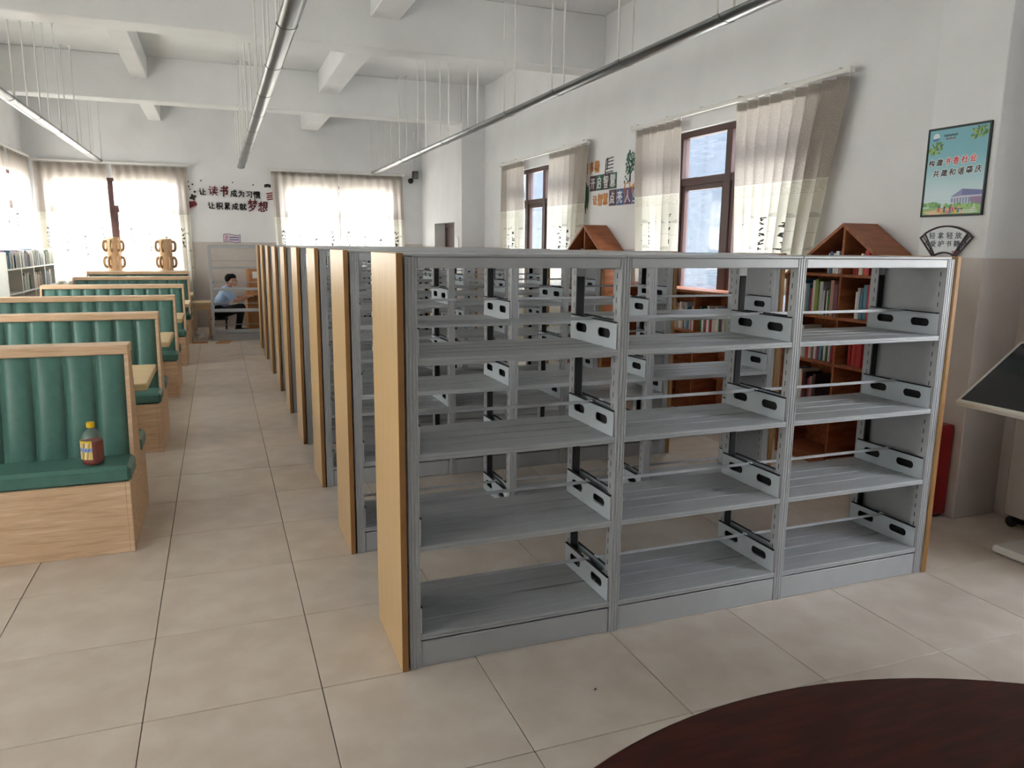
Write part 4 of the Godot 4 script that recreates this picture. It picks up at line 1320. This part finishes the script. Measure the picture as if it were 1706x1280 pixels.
	m.quad(Vector3(-0.958, 1.83, 0.0125), Vector3(-0.565, 1.83, 0.0125), Vector3(-0.565, 2.329, 0.0125), Vector3(-0.958, 2.329, 0.0125))
	m.box(Vector3(-0.958, 1.83, 0.002), Vector3(-0.565, 2.329, 0.012), 0.0)
	part("print", m.mesh(), pm, o)
	var fm := mat(c8(30, 44, 48), 0.4)
	for b in [[-0.968, -0.957, 1.818, 2.341], [-0.566, -0.555, 1.818, 2.341]]:
		part("frame_strip", bx(Vector3(b[0], b[2], 0.001), Vector3(b[1], b[3], 0.018), 0.002), fm, o)
	for y in [1.818, 2.329]:
		part("frame_strip", bx(Vector3(-0.957, y, 0.001), Vector3(-0.566, y + 0.012, 0.018), 0.002), fm, o)

# ---------------------------------------------------------------- fan-shaped sign
func make_fan_sign() -> void:
	var o := thing("fan_sign", "fan-shaped white sign with dark lattice sides under the poster", "sign", Vector3(3.512, 0, -0.765), -PI / 2)
	var cy := 1.487
	var R := 0.272
	var r0 := 0.118
	var half := 0.56
	var fr := mat(c8(66, 50, 56), 0.5)
	var arc := func(rad: float, a: float, b: float, n: int) -> Array:
		var q := []
		for k in n + 1:
			var th := lerpf(a, b, k / float(n))
			q.append(Vector2(sin(th) * rad, cy + cos(th) * rad))
		return q
	var outer: Array = arc.call(R, -half, half, 16)
	var inner: Array = arc.call(r0, half, -half, 10)
	var m := MB.new()
	m.prism(PackedVector2Array(outer + inner), 0.009, 0.015)
	part("face", m.mesh(), mat(c8(226, 230, 234), 0.4), o)
	m = MB.new()
	m.stroke(outer, 0.010, 0.009, 0.019)
	m.stroke(inner, 0.008, 0.009, 0.019)
	m.stroke([outer[0], inner[-1]], 0.007, 0.009, 0.019)
	m.stroke([outer[-1], inner[0]], 0.007, 0.009, 0.019)
	part("frame", m.mesh(), fr, o)
	for s in [-1.0, 1.0]:
		m = MB.new()
		var a: Vector2 = Vector2(s * 0.178, cy + 0.205)
		var b: Vector2 = Vector2(s * 0.084, cy + 0.098)
		var c: Vector2 = Vector2(s * sin(half) * r0, cy + cos(half) * r0)
		var d: Vector2 = Vector2(s * sin(half) * R, cy + cos(half) * R)
		m.stroke([d, a, b, c], 0.007, 0.009, 0.018)
		for k in 5:
			var u := (k + 0.5) / 5.0
			m.stroke([d.lerp(c, u), a.lerp(b, u + 0.08 * (1 if k % 2 else -1))], 0.003, 0.010, 0.016)
			m.stroke([d.lerp(c, u).lerp(a.lerp(b, u), 0.5), d.lerp(c, minf(u + 0.2, 1.0)).lerp(a.lerp(b, minf(u + 0.2, 1.0)), 0.4)], 0.003, 0.010, 0.016)
		part("lattice_wing", m.mesh(), fr, o)
	var txt := mat(c8(84, 100, 108), 0.5)
	for k in 4:
		part("character", glyph("轻拿轻放"[k], 0.044, 0.040, 0.0038, 0.002), txt, o, Vector3(-0.116 + k * 0.060, cy + 0.197, 0.0148))
		part("character", glyph("爱护书籍"[k], 0.044, 0.038, 0.0036, 0.002), txt, o, Vector3(-0.104 + k * 0.054, cy + 0.150, 0.0148))
	m = MB.new()
	for k in 9:
		var p := Vector2(0.055 + (k % 3) * 0.014, cy + 0.10 + int(k / 3.0) * 0.012)
		m.stroke([p, p + Vector2(0.008, 0.004 * (k % 2))], 0.006, 0.0148, 0.0164)
	part("blossom_print", m.mesh(), mat(c8(176, 96, 120), 0.5), o)

# ---------------------------------------------------------------- touch screen, trolley, red cabinet
func make_kiosk() -> void:
	var o := thing("touch_screen_kiosk", "white framed black touch screen tilted on a white stand", "kiosk", Vector3(3.45, 0, 0.29))
	var wm := mat(c8(214, 212, 206), 0.4)
	# screen: lower long edge at (3.0, 0.833), upper at (3.445, 1.138), from z -0.48 to 0.48 about the stand
	var ang := atan2(0.305, 0.445)
	var m := MB.new()
	m.box(Vector3(0, -0.035, -0.48), Vector3(0.54, 0, 0.48), 0.006)
	var sc := part("screen_housing", m.mesh(), wm, o, Vector3(-0.45, 0.833, 0), Vector3(0, 0, ang))
	part("screen_glass", bx(Vector3(0.022, -0.002, -0.458), Vector3(0.518, 0.002, 0.458), 0.001), mat(c8(16, 17, 20), 0.12), sc)
	m = MB.new()
	m.t = Transform3D(Basis.IDENTITY, Vector3.ZERO)
	m.prism(PackedVector2Array([Vector2(-0.10, 0.05), Vector2(0.14, 0.05), Vector2(0.16, 0.4), Vector2(0.10, 0.7), Vector2(0.08, 1.0), Vector2(-0.16, 0.86), Vector2(-0.06, 0.72), Vector2(-0.12, 0.5)]), -0.22, 0.22)
	part("stand_body", m.mesh(), wm, o)
	part("base_plate", bx(Vector3(-0.21, 0.006, -0.35), Vector3(0.36, 0.05, 0.36), 0.012), wm, o)
	for sx in [-0.17, 0.32]:
		for sz in [-0.31, 0.32]:
			part("foot_pad", bxm(Vector3(0.04, 0.008, 0.04), 0.001), M.black, o, Vector3(sx, 0, sz))

	var c := thing("wheeled_box", "pale low box on black casters against the pillar side wall", "trolley", Vector3(3.80, 0, -0.21))
	part("body", bx(Vector3(-0.10, 0.07, -0.13), Vector3(0.05, 0.66, 0.13), 0.01), mat(c8(190, 182, 176), 0.5), c)
	for sx in [-0.07, 0.02]:
		for sz in [-0.09, 0.09]:
			var w := MB.new()
			w.tube(Vector3(-0.011, 0.032, 0), Vector3(0.011, 0.032, 0), 0.032, 0.032, 14)
			w.box(Vector3(-0.016, 0.03, -0.012), Vector3(0.016, 0.072, 0.012), 0.002)
			part("caster", w.mesh(), M.black, c, Vector3(sx, 0, sz))

	var r := thing("extinguisher_cabinet", "red metal box standing on the floor against the pillar", "cabinet", Vector3(3.42, 0, -0.75))
	var red := mat(c8(142, 22, 28), 0.4)
	part("body", bx(Vector3(-0.08, 0.02, -0.19), Vector3(0.085, 0.58, 0.19), 0.008), red, r)
	part("door", bx(Vector3(-0.092, 0.04, -0.18), Vector3(-0.079, 0.56, 0.18), 0.004), red, r)
	part("latch", bx(Vector3(-0.10, 0.28, 0.12), Vector3(-0.091, 0.34, 0.14), 0.002), M.galv, r)
	part("foot_rail", bx(Vector3(-0.07, 0, -0.17), Vector3(0.07, 0.021, 0.17), 0.002), M.black, r)

func make_table() -> void:
	var o := thing("round_table", "round dark red-brown polished wood table top beside the steel shelving", "table", Vector3(0.34, 0, 2.585))
	var R := 1.05
	var m := MB.new()
	m.lathe([Vector2(0, 0.706), Vector2(R - 0.03, 0.706), Vector2(R - 0.008, 0.712), Vector2(R - 0.003, 0.722), Vector2(R, 0.735), Vector2(R - 0.002, 0.745), Vector2(R - 0.008, 0.75), Vector2(0, 0.75)], 128)
	part("table_top", m.mesh(), M.dark_wood, o)
	m = MB.new()
	m.lathe([Vector2(0, 0.06), Vector2(0.16, 0.06), Vector2(0.11, 0.14), Vector2(0.09, 0.4), Vector2(0.13, 0.6), Vector2(0.3, 0.706), Vector2(0, 0.706)], 32)
	part("pedestal", m.mesh(), M.dark_wood, o)
	m = MB.new()
	m.lathe([Vector2(0, 0), Vector2(0.42, 0), Vector2(0.42, 0.03), Vector2(0.38, 0.06), Vector2(0, 0.06)], 40)
	part("base", m.mesh(), M.dark_wood, o)

# ---------------------------------------------------------------- drink bottle
func make_bottle() -> void:
	var o := thing("drink_bottle", "clear bottle of red-brown tea with yellow cap on the bench", "bottle", Vector3(-1.262, 0.4715, -1.71))
	var shell := [Vector2(0, 0.002), Vector2(0.040, 0.002), Vector2(0.050, 0.008), Vector2(0.054, 0.022), Vector2(0.054, 0.118), Vector2(0.051, 0.142), Vector2(0.042, 0.166), Vector2(0.026, 0.184), Vector2(0.017, 0.192), Vector2(0.0155, 0.205)]
	var m := MB.new()
	m.lathe(shell, 28)
	var pet := mat(Color(0.9, 0.93, 0.92, 0.05), 0.04)
	pet.transparency = BaseMaterial3D.TRANSPARENCY_ALPHA
	part("bottle_shell", m.mesh(), pet, o)
	m = MB.new()
	m.lathe([Vector2(0, 0.004), Vector2(0.039, 0.004), Vector2(0.0485, 0.010), Vector2(0.0525, 0.023), Vector2(0.0525, 0.117), Vector2(0.0515, 0.128), Vector2(0, 0.128)], 28)
	part("tea", m.mesh(), mat(c8(126, 26, 14), 0.15), o)
	# paper label wrapped part of the way round
	var im := Image.create(128, 128, false, Image.FORMAT_RGB8)
	im.fill(c8(232, 204, 130))
	for k in 8:
		pen_line(im, Vector2(10 + k * 16, 0), Vector2(30 + k * 13, 128), 3.0, [c8(196, 150, 60), c8(240, 232, 210), c8(120, 80, 40)][k % 3])
	im.fill_rect(Rect2i(0, 48, 128, 28), c8(150, 166, 214))
	for k in 6:
		pen_line(im, Vector2(14 + k * 18, 54), Vector2(22 + k * 18, 70), 2.0, c8(70, 84, 168))
	im.fill_rect(Rect2i(0, 0, 128, 12), c8(226, 200, 50))
	var lm := mat(Color.WHITE, 0.5)
	lm.albedo_texture = ImageTexture.create_from_image(im)
	var rows := []
	for j in 2:
		var line := PackedVector3Array()
		for i in 21:
			var a := lerpf(1.45, 3.5, i / 20.0)
			line.append(Vector3(cos(a) * 0.0548, 0.135 - j * 0.098, sin(a) * 0.0548))
		rows.append(line)
	m = MB.new()
	m.grid(rows)
	for v in rows.size():
		var line2 := PackedVector3Array()
		for p in rows[v]:
			line2.append(Vector3(p.x * 0.99, p.y, p.z * 0.99))
		rows[v] = line2
	m.grid(rows, true)
	part("label", m.mesh(), lm, o)
	m = MB.new()
	m.lathe([Vector2(0, 0.198), Vector2(0.0195, 0.198), Vector2(0.020, 0.2), Vector2(0.020, 0.222), Vector2(0.0185, 0.2245), Vector2(0, 0.2245)], 24)
	part("cap", m.mesh(), mat(c8(230, 190, 30), 0.4), o)

# ---------------------------------------------------------------- things at the far end
func make_far_end() -> void:
	# sill shelf under the far window, with two wooden towers
	var ledge := thing("window_ledge", "long white ledge under the far window behind the last bench", "ledge", Vector3(-2.3, 0, ZF + 0.095))
	part("ledge_board", bx(Vector3(-0.5, 1.075, 0), Vector3(1.15, 1.10, 0.285), 0.004), M.white_lam, ledge)
	for x in [-0.48, 0.4, 1.11]:
		part("support", bx(Vector3(x, 0, 0.01), Vector3(x + 0.03, 1.075, 0.275), 0.003), M.white_lam, ledge)
	for k in 2:
		var o := thing("wooden_tower", ["plywood two-tier display tower with number wings in front of the window post", "plywood two-tier display tower with number wings next to the stickers"][k], "display tower", Vector3([-2.34, -1.48][k], 1.10, ZF + 0.275), k * 0.9, "plywood towers")
		var plate := MB.new()
		plate.lathe([Vector2(0, 0), Vector2(0.125, 0), Vector2(0.125, 0.012), Vector2(0, 0.012)], 24)
		var pm := plate.mesh()
		for y in [0.0, 0.29, 0.588]:
			part("tier_plate", pm, M.ply, o, Vector3(0, y, 0))
		for y in [0.012, 0.302]:
			var core := MB.new()
			core.lathe([Vector2(0, y), Vector2(0.11, y), Vector2(0.11, y + 0.278), Vector2(0, y + 0.278)], 8)
			part("core", core.mesh(), M.ply, o)
			for q in 6:
				var a: float = TAU * q / 6.0 + y
				# a ring-shaped wing, like a cut-out 0
				var w := MB.new()
				var pts := []
				for s in 13:
					var b := TAU * s / 12.0
					pts.append(Vector2(cos(b) * 0.042 + 0.035, sin(b) * 0.088))
				w.stroke(pts, 0.046, -0.009, 0.009)
				part("number_wing", w.mesh(), M.ply, o, Vector3(cos(a) * 0.09, y + 0.14, -sin(a) * 0.09), Vector3(0, a, 0))

	# speaker box and security camera by the corner
	var s := thing("speaker_box", "small dark grey box high on the far wall by the camera", "speaker", Vector3(3.30, 2.99, ZF + 0.002))
	part("housing", bx(Vector3(-0.05, -0.03, 0), Vector3(0.06, 0.12, 0.11), 0.008), mat(c8(92, 92, 94), 0.6), s)
	part("conduit", bx(Vector3(-0.01, 0.12, 0), Vector3(0.012, 0.9, 0.02), 0.002), M.wall, s)
	var c := thing("security_camera", "small black dome camera on a white arm by the far corner", "camera", Vector3(3.19, 2.95, ZF + 0.002))
	part("wall_plate", bx(Vector3(-0.04, -0.02, 0), Vector3(0.04, 0.06, 0.02), 0.004), M.white, c)
	var a := MB.new()
	a.tube(Vector3(0, 0.02, 0.015), Vector3(0, 0.02, 0.10), 0.022, 0.022, 10)
	part("arm", a.mesh(), M.white, c)
	a = MB.new()
	a.t = Transform3D(Basis.IDENTITY, Vector3(0, -0.045, 0.11))
	var prof := []
	for k in 9:
		var th := -PI / 2 + PI * k / 8.0
		prof.append(Vector2(maxf(cos(th) * 0.055, 0.0), sin(th) * 0.055))
	a.lathe(prof, 16)
	part("dome", a.mesh(), M.black, c)

	# oval white plate beside the door
	var pl := thing("wall_plate", "white oval plate on the wall beside the dark brown door", "plate", Vector3(3.449, 1.62, -10.66), -PI / 2)
	var pp := MB.new()
	var ov := PackedVector2Array()
	for k in 24:
		ov.append(Vector2(cos(TAU * k / 24) * 0.10, sin(TAU * k / 24) * 0.16))
	pp.prism(ov, 0, 0.015)
	part("face", pp.mesh(), M.white, pl)

	# cardboard boxes
	var boxes := [["open tall cardboard box behind the seated person's hands", Vector3(0.05, 0, -12.36), Vector3(0.38, 0.78, 0.32), true], ["sealed cardboard box with white label on top of a stack", Vector3(0.10, 0.62, -12.88), Vector3(0.36, 0.54, 0.3), false], ["sealed cardboard box at the bottom of the stack", Vector3(0.10, 0, -12.88), Vector3(0.46, 0.62, 0.4), false]]
	for b in boxes:
		var o := thing("cardboard_box", b[0], "box", b[1], 0.1)
		var d: Vector3 = b[2]
		if b[3]:
			var t := 0.006
			part("side", bx(Vector3(-d.x / 2, 0, -d.z / 2), Vector3(-d.x / 2 + t, d.y, d.z / 2), 0.001), M.card, o)
			part("side", bx(Vector3(d.x / 2 - t, 0, -d.z / 2), Vector3(d.x / 2, d.y, d.z / 2), 0.001), M.card, o)
			part("side", bx(Vector3(-d.x / 2 + t, 0, -d.z / 2), Vector3(d.x / 2 - t, d.y, -d.z / 2 + t), 0.001), M.card, o)
			part("side", bx(Vector3(-d.x / 2 + t, 0, d.z / 2 - t), Vector3(d.x / 2 - t, d.y, d.z / 2), 0.001), M.card, o)
			part("bottom", bx(Vector3(-d.x / 2 + t, 0, -d.z / 2 + t), Vector3(d.x / 2 - t, t, d.z / 2 - t), 0.001), M.card, o)
			part("flap", bx(Vector3(0, 0, -d.z / 2), Vector3(0.14, 0.005, d.z / 2), 0.001), M.card, o, Vector3(d.x / 2, d.y - 0.003, 0), Vector3(0, 0, -0.5))
			part("flap", bx(Vector3(-d.x / 2, 0, 0), Vector3(d.x / 2, 0.005, 0.14), 0.001), M.card, o, Vector3(0, d.y - 0.003, d.z / 2), Vector3(0.9, 0, 0))
		else:
			part("carton", bx(Vector3(-d.x / 2, 0, -d.z / 2), Vector3(d.x / 2, d.y, d.z / 2), 0.004), M.card, o)
			part("tape", bx(Vector3(-0.025, d.y - 0.001, -d.z / 2 - 0.001), Vector3(0.025, d.y + 0.001, d.z / 2 + 0.001), 0.0005), M.tan_lam, o)
			part("label", bx(Vector3(-0.11, d.y * 0.62, d.z / 2), Vector3(0.0, d.y * 0.86, d.z / 2 + 0.001), 0.0), M.white, o)
	# low table, crumpled white plastic, loose card on the floor
	var lt := thing("low_table", "small pale wood side table at the end of the booth benches", "table", Vector3(-0.90, 0, -11.75))
	part("table_top", bx(Vector3(-0.16, 0.56, -0.3), Vector3(0.16, 0.60, 0.3), 0.005), M.oak_top, lt)
	part("apron", bx(Vector3(-0.14, 0.47, -0.28), Vector3(0.14, 0.56, 0.28), 0.004), M.oak, lt)
	for x in [-0.12, 0.12]:
		for z in [-0.26, 0.26]:
			part("leg", bxm(Vector3(0.04, 0.47, 0.04), 0.004), M.oak, lt, Vector3(x, 0, z))
	var f := FastNoiseLite.new()
	f.seed = 3
	f.frequency = 9.0
	var rows := []
	for j in 13:
		var line := PackedVector3Array()
		for i in 25:
			var th := PI * 0.5 * j / 12.0
			var ph := TAU * i / 24.0
			var d := Vector3(sin(th) * cos(ph), cos(th), sin(th) * sin(ph))
			var k := 1.0 + 0.55 * f.get_noise_3d(d.x, d.y, d.z) + 0.25 * f.get_noise_3d(d.x * 3, d.y * 3, d.z * 3)
			line.append(Vector3(d.x * 0.17 * k, maxf(d.y * 0.20 * k, 0.0), d.z * 0.14 * k))
		for c2 in [line[0]]:
			line[24] = c2
		rows.append(line)
	var cr := MB.new()
	cr.grid(rows)
	var bag := solo("plastic_wrap", cr.mesh(), mat(c8(224, 220, 216), 0.5), Vector3(-0.92, 0, -11.27))
	bag.scale = Vector3.ONE * 0.62
	tag(bag, "crumpled white plastic wrap on the floor by the low table", "wrapping")
	for k in 3:
		var cd := solo("cardboard_sheet", bx(Vector3(-0.16, 0, -0.1), Vector3(0.16, 0.008, 0.1), 0.001), M.card, Vector3(-0.98 + k * 0.2, 0.0, -10.72 - k * 0.2 + (0.45 if k == 2 else 0.0)), Vector3(0, k * 0.7, 0))
		tag(cd, ["flat piece of brown cardboard by the bench end", "flat piece of brown cardboard under the white plastic wrap", "flat piece of brown cardboard beside the shelf leg"][k], "cardboard")
		if k == 1:
			cd.position = Vector3(-0.62, 0, -11.62)
			tag(cd, "flat piece of brown cardboard beside the person's stool", "cardboard")
	var fleck := solo("floor_crumb", bx(Vector3(-0.006, 0, -0.003), Vector3(0.006, 0.003, 0.003), 0.001), M.black, Vector3(0.62, 0, 0.36), Vector3(0, 0.6, 0))
	tag(fleck, "tiny dark crumb on the tiles before the steel shelf", "crumb")

# ---------------------------------------------------------------- person
# bones: [a, b, radius a, radius b, colour index]; joined with a smooth minimum and meshed as surface nets
func blob_mesh(bones: Array, colours: Array, cell: float, blend: float) -> ArrayMesh:
	var lo := Vector3.ONE * 1e9
	var hi := -lo
	for b in bones:
		var r := maxf(b[2], b[3]) + cell * 2.5
		for p in [b[0], b[1]]:
			lo = lo.min(p - Vector3.ONE * r)
			hi = hi.max(p + Vector3.ONE * r)
	var nx := int((hi.x - lo.x) / cell) + 2
	var ny := int((hi.y - lo.y) / cell) + 2
	var nz := int((hi.z - lo.z) / cell) + 2
	var field := PackedFloat32Array()
	field.resize(nx * ny * nz)
	field.fill(1.0)
	var who := PackedByteArray()
	who.resize(nx * ny * nz)
	var best := PackedFloat32Array()
	best.resize(nx * ny * nz)
	best.fill(1e9)
	for b in bones:
		var A: Vector3 = b[0]
		var B: Vector3 = b[1]
		var AB := B - A
		var ll := maxf(AB.length_squared(), 1e-8)
		var r := maxf(b[2], b[3]) + blend + cell * 2.0
		var p0 := ((A.min(B) - Vector3.ONE * r - lo) / cell).floor()
		var p1 := ((A.max(B) + Vector3.ONE * r - lo) / cell).ceil()
		for k in range(maxi(int(p0.z), 0), mini(int(p1.z), nz - 1) + 1):
			for j in range(maxi(int(p0.y), 0), mini(int(p1.y), ny - 1) + 1):
				for i in range(maxi(int(p0.x), 0), mini(int(p1.x), nx - 1) + 1):
					var p := lo + Vector3(i, j, k) * cell
					var h := clampf((p - A).dot(AB) / ll, 0.0, 1.0)
					var d: float = (p - A - AB * h).length() - lerpf(b[2], b[3], h)
					var at := (k * ny + j) * nx + i
					if d < best[at]:
						best[at] = d
						who[at] = b[4]
					var e := field[at]
					var q := maxf(blend - absf(e - d), 0.0) / blend
					field[at] = minf(e, d) - q * q * blend * 0.25
	var m := MB.new()
	m.painted = true
	var index := {}
	var pos := PackedVector3Array()
	var nor := PackedVector3Array()
	var cl := PackedColorArray()
	for k in nz - 1:
		for j in ny - 1:
			for i in nx - 1:
				var at := (k * ny + j) * nx + i
				var s := 0
				var sum := Vector3.ZERO
				var cnt := 0
				var f := [field[at], field[at + 1], field[at + nx], field[at + nx + 1], field[at + nx * ny], field[at + nx * ny + 1], field[at + nx * ny + nx], field[at + nx * ny + nx + 1]]
				for c in 8:
					if f[c] < 0:
						s += 1
				if s == 0 or s == 8:
					continue
				for e in [[0, 1], [2, 3], [4, 5], [6, 7], [0, 2], [1, 3], [4, 6], [5, 7], [0, 4], [1, 5], [2, 6], [3, 7]]:
					var fa: float = f[e[0]]
					var fb: float = f[e[1]]
					if (fa < 0) != (fb < 0):
						var tt := fa / (fa - fb)
						var ca := Vector3(e[0] & 1, (e[0] >> 1) & 1, (e[0] >> 2) & 1)
						var cb := Vector3(e[1] & 1, (e[1] >> 1) & 1, (e[1] >> 2) & 1)
						sum += ca.lerp(cb, tt)
						cnt += 1
				index[at] = pos.size()
				pos.append(lo + (Vector3(i, j, k) + sum / cnt) * cell)
				var g := Vector3(f[1] + f[3] + f[5] + f[7] - f[0] - f[2] - f[4] - f[6], f[2] + f[3] + f[6] + f[7] - f[0] - f[1] - f[4] - f[5], f[4] + f[5] + f[6] + f[7] - f[0] - f[1] - f[2] - f[3])
				nor.append(g.normalized())
				cl.append(colours[who[at]])
	var steps := [1, nx, nx * ny]
	for at in index:
		var i: int = at % nx
		var j: int = (at / nx) % ny
		var k: int = at / (nx * ny)
		for a in 3:
			var u: int = steps[(a + 1) % 3]
			var w: int = steps[(a + 2) % 3]
			var ii := [i, j, k]
			if ii[(a + 1) % 3] == 0 or ii[(a + 2) % 3] == 0:
				continue
			var f0: float = field[at]
			var f1: float = field[at + steps[a]]
			if (f0 < 0) == (f1 < 0):
				continue
			var q := [at, at - u, at - u - w, at - w]
			if not (index.has(q[1]) and index.has(q[2]) and index.has(q[3])):
				continue
			if f0 < 0:
				q = [q[0], q[3], q[2], q[1]]
			for o in [0, 1, 2, 0, 2, 3]:
				var n: int = index[q[o]]
				m.paint = cl[n]
				m.vert(pos[n], nor[n])
	return m.mesh()

func make_person() -> void:
	# local x is where the person faces; seated low, leaning forward, both arms reaching into the box
	var o := thing("person", "person in light blue shirt and black trousers seated behind the cross shelf", "person", Vector3(-0.62, 0, -11.98))
	var skin := c8(206, 156, 132).srgb_to_linear()
	var shirt := c8(166, 190, 224).srgb_to_linear()
	var trousers := c8(24, 25, 30).srgb_to_linear()
	var shoes := c8(18, 18, 20).srgb_to_linear()
	var cols := [skin, shirt, trousers, shoes]
	var b := []
	# trunk
	b.append([Vector3(0.0, 0.40, -0.09), Vector3(0.0, 0.40, 0.09), 0.115, 0.115, 2])
	b.append([Vector3(0.02, 0.45, 0), Vector3(0.06, 0.60, 0), 0.125, 0.125, 1])
	b.append([Vector3(0.06, 0.60, -0.06), Vector3(0.13, 0.76, -0.09), 0.105, 0.095, 1])
	b.append([Vector3(0.06, 0.60, 0.06), Vector3(0.13, 0.76, 0.09), 0.105, 0.095, 1])
	b.append([Vector3(0.13, 0.79, -0.15), Vector3(0.13, 0.79, 0.15), 0.062, 0.062, 1])
	# neck
	b.append([Vector3(0.15, 0.81, 0), Vector3(0.205, 0.895, 0), 0.054, 0.05, 0])
	for s in [-1.0, 1.0]:
		# sleeve, forearm
		b.append([Vector3(0.14, 0.78, 0.175 * s), Vector3(0.24, 0.65, 0.21 * s), 0.062, 0.056, 1])
		b.append([Vector3(0.23, 0.66, 0.21 * s), Vector3(0.29, 0.60, 0.215 * s), 0.045, 0.041, 0])
		b.append([Vector3(0.29, 0.60, 0.215 * s), Vector3(0.47, 0.655, 0.11 * s), 0.041, 0.027, 0])
		# thigh, calf, shoe
		b.append([Vector3(0.02, 0.38, 0.095 * s), Vector3(0.38, 0.46, 0.14 * s), 0.095, 0.068, 2])
		b.append([Vector3(0.38, 0.46, 0.14 * s), Vector3(0.31, 0.10, 0.13 * s), 0.064, 0.046, 2])
		b.append([Vector3(0.29, 0.045, 0.13 * s), Vector3(0.47, 0.035, 0.15 * s), 0.045, 0.034, 3])
	part("body", blob_mesh(b, cols, 0.012, 0.03), body_mat(), o)
	# head, looking down and forward
	var h := []
	var hc := Vector3(0.235, 0.955, 0)
	h.append([hc + Vector3(-0.022, 0.02, 0), hc + Vector3(0.012, 0.018, 0), 0.079, 0.074, 0])
	h.append([hc + Vector3(0.03, -0.03, 0), hc + Vector3(0.055, -0.068, 0), 0.054, 0.038, 0])
	h.append([hc + Vector3(0.088, -0.012, 0), hc + Vector3(0.105, -0.038, 0), 0.010, 0.014, 0])
	h.append([hc + Vector3(0.075, 0.012, -0.035), hc + Vector3(0.075, 0.012, 0.035), 0.014, 0.014, 0])
	h.append([hc + Vector3(0.088, -0.07, -0.018), hc + Vector3(0.088, -0.07, 0.018), 0.008, 0.008, 4])
	for s in [-1.0, 1.0]:
		h.append([hc + Vector3(0.0, 0.01, 0.078 * s), hc + Vector3(-0.006, -0.03, 0.076 * s), 0.014, 0.010, 0])
		h.append([hc + Vector3(0.083, 0.0, 0.03 * s), hc + Vector3(0.083, 0.0, 0.036 * s), 0.0085, 0.0085, 3])
	part("head", blob_mesh(h, [skin, shirt, trousers, shoes, c8(170, 98, 92).srgb_to_linear()], 0.006, 0.012), body_mat(), o)
	var hair := []
	hair.append([hc + Vector3(-0.030, 0.038, 0), hc + Vector3(0.015, 0.05, 0), 0.083, 0.070, 3])
	hair.append([hc + Vector3(-0.062, 0.02, -0.03), hc + Vector3(-0.07, -0.03, -0.02), 0.045, 0.028, 3])
	hair.append([hc + Vector3(-0.062, 0.02, 0.03), hc + Vector3(-0.07, -0.03, 0.02), 0.045, 0.028, 3])
	part("hair", blob_mesh(hair, cols, 0.006, 0.02), body_mat(), o)
	# hands: palm and five fingers each, curled over the box rim
	for s in [-1.0, 1.0]:
		var w := Vector3(0.475, 0.657, 0.107 * s)
		var hd := []
		hd.append([w, w + Vector3(0.05, 0.012, -0.012 * s), 0.024, 0.022, 0])
		hd.append([w + Vector3(0.03, 0.012, 0.018 * s), w + Vector3(0.06, 0.014, 0.012 * s), 0.016, 0.014, 0])
		for k in 4:
			var z: float = (0.018 - k * 0.017) * s
			var l: float = [0.032, 0.038, 0.036, 0.026][k]
			var base := w + Vector3(0.062, 0.014, z)
			var mid := base + Vector3(l, 0.002, -0.002 * s)
			hd.append([base, mid, 0.0095, 0.0088, 0])
			hd.append([mid, mid + Vector3(l * 0.55, -l * 0.6, 0), 0.0088, 0.0072, 0])
		var tb := w + Vector3(0.018, 0.012, -0.022 * s)
		hd.append([tb, tb + Vector3(0.026, 0.012, -0.022 * s), 0.012, 0.0098, 0])
		hd.append([tb + Vector3(0.026, 0.012, -0.022 * s), tb + Vector3(0.05, 0.006, -0.024 * s), 0.0098, 0.008, 0])
		part("hand", blob_mesh(hd, cols, 0.004, 0.006), body_mat(), o)
	var bk := thing("held_book", "dark red book held in the seated person's hands", "book", Vector3(-0.62 + 0.545, 0.652, -11.98))
	part("cover", bx(Vector3(-0.06, 0, -0.10), Vector3(0.06, 0.018, 0.10), 0.003), mat(c8(92, 30, 28), 0.5), bk)
	# low stool
	var st := thing("stool", "low dark stool under the seated person", "stool", Vector3(-0.62, 0, -11.98))
	part("seat", bx(Vector3(-0.14, 0.255, -0.14), Vector3(0.14, 0.287, 0.14), 0.008), M.black, st)
	for x in [-0.11, 0.11]:
		for z in [-0.11, 0.11]:
			part("leg", bxm(Vector3(0.03, 0.255, 0.03), 0.003), M.black, st, Vector3(x, 0, z))

var _bm: StandardMaterial3D
func body_mat() -> StandardMaterial3D:
	if _bm == null:
		_bm = mat(Color.WHITE, 0.75, 0.0, 0.3)
		_bm.vertex_color_use_as_albedo = true
	return _bm
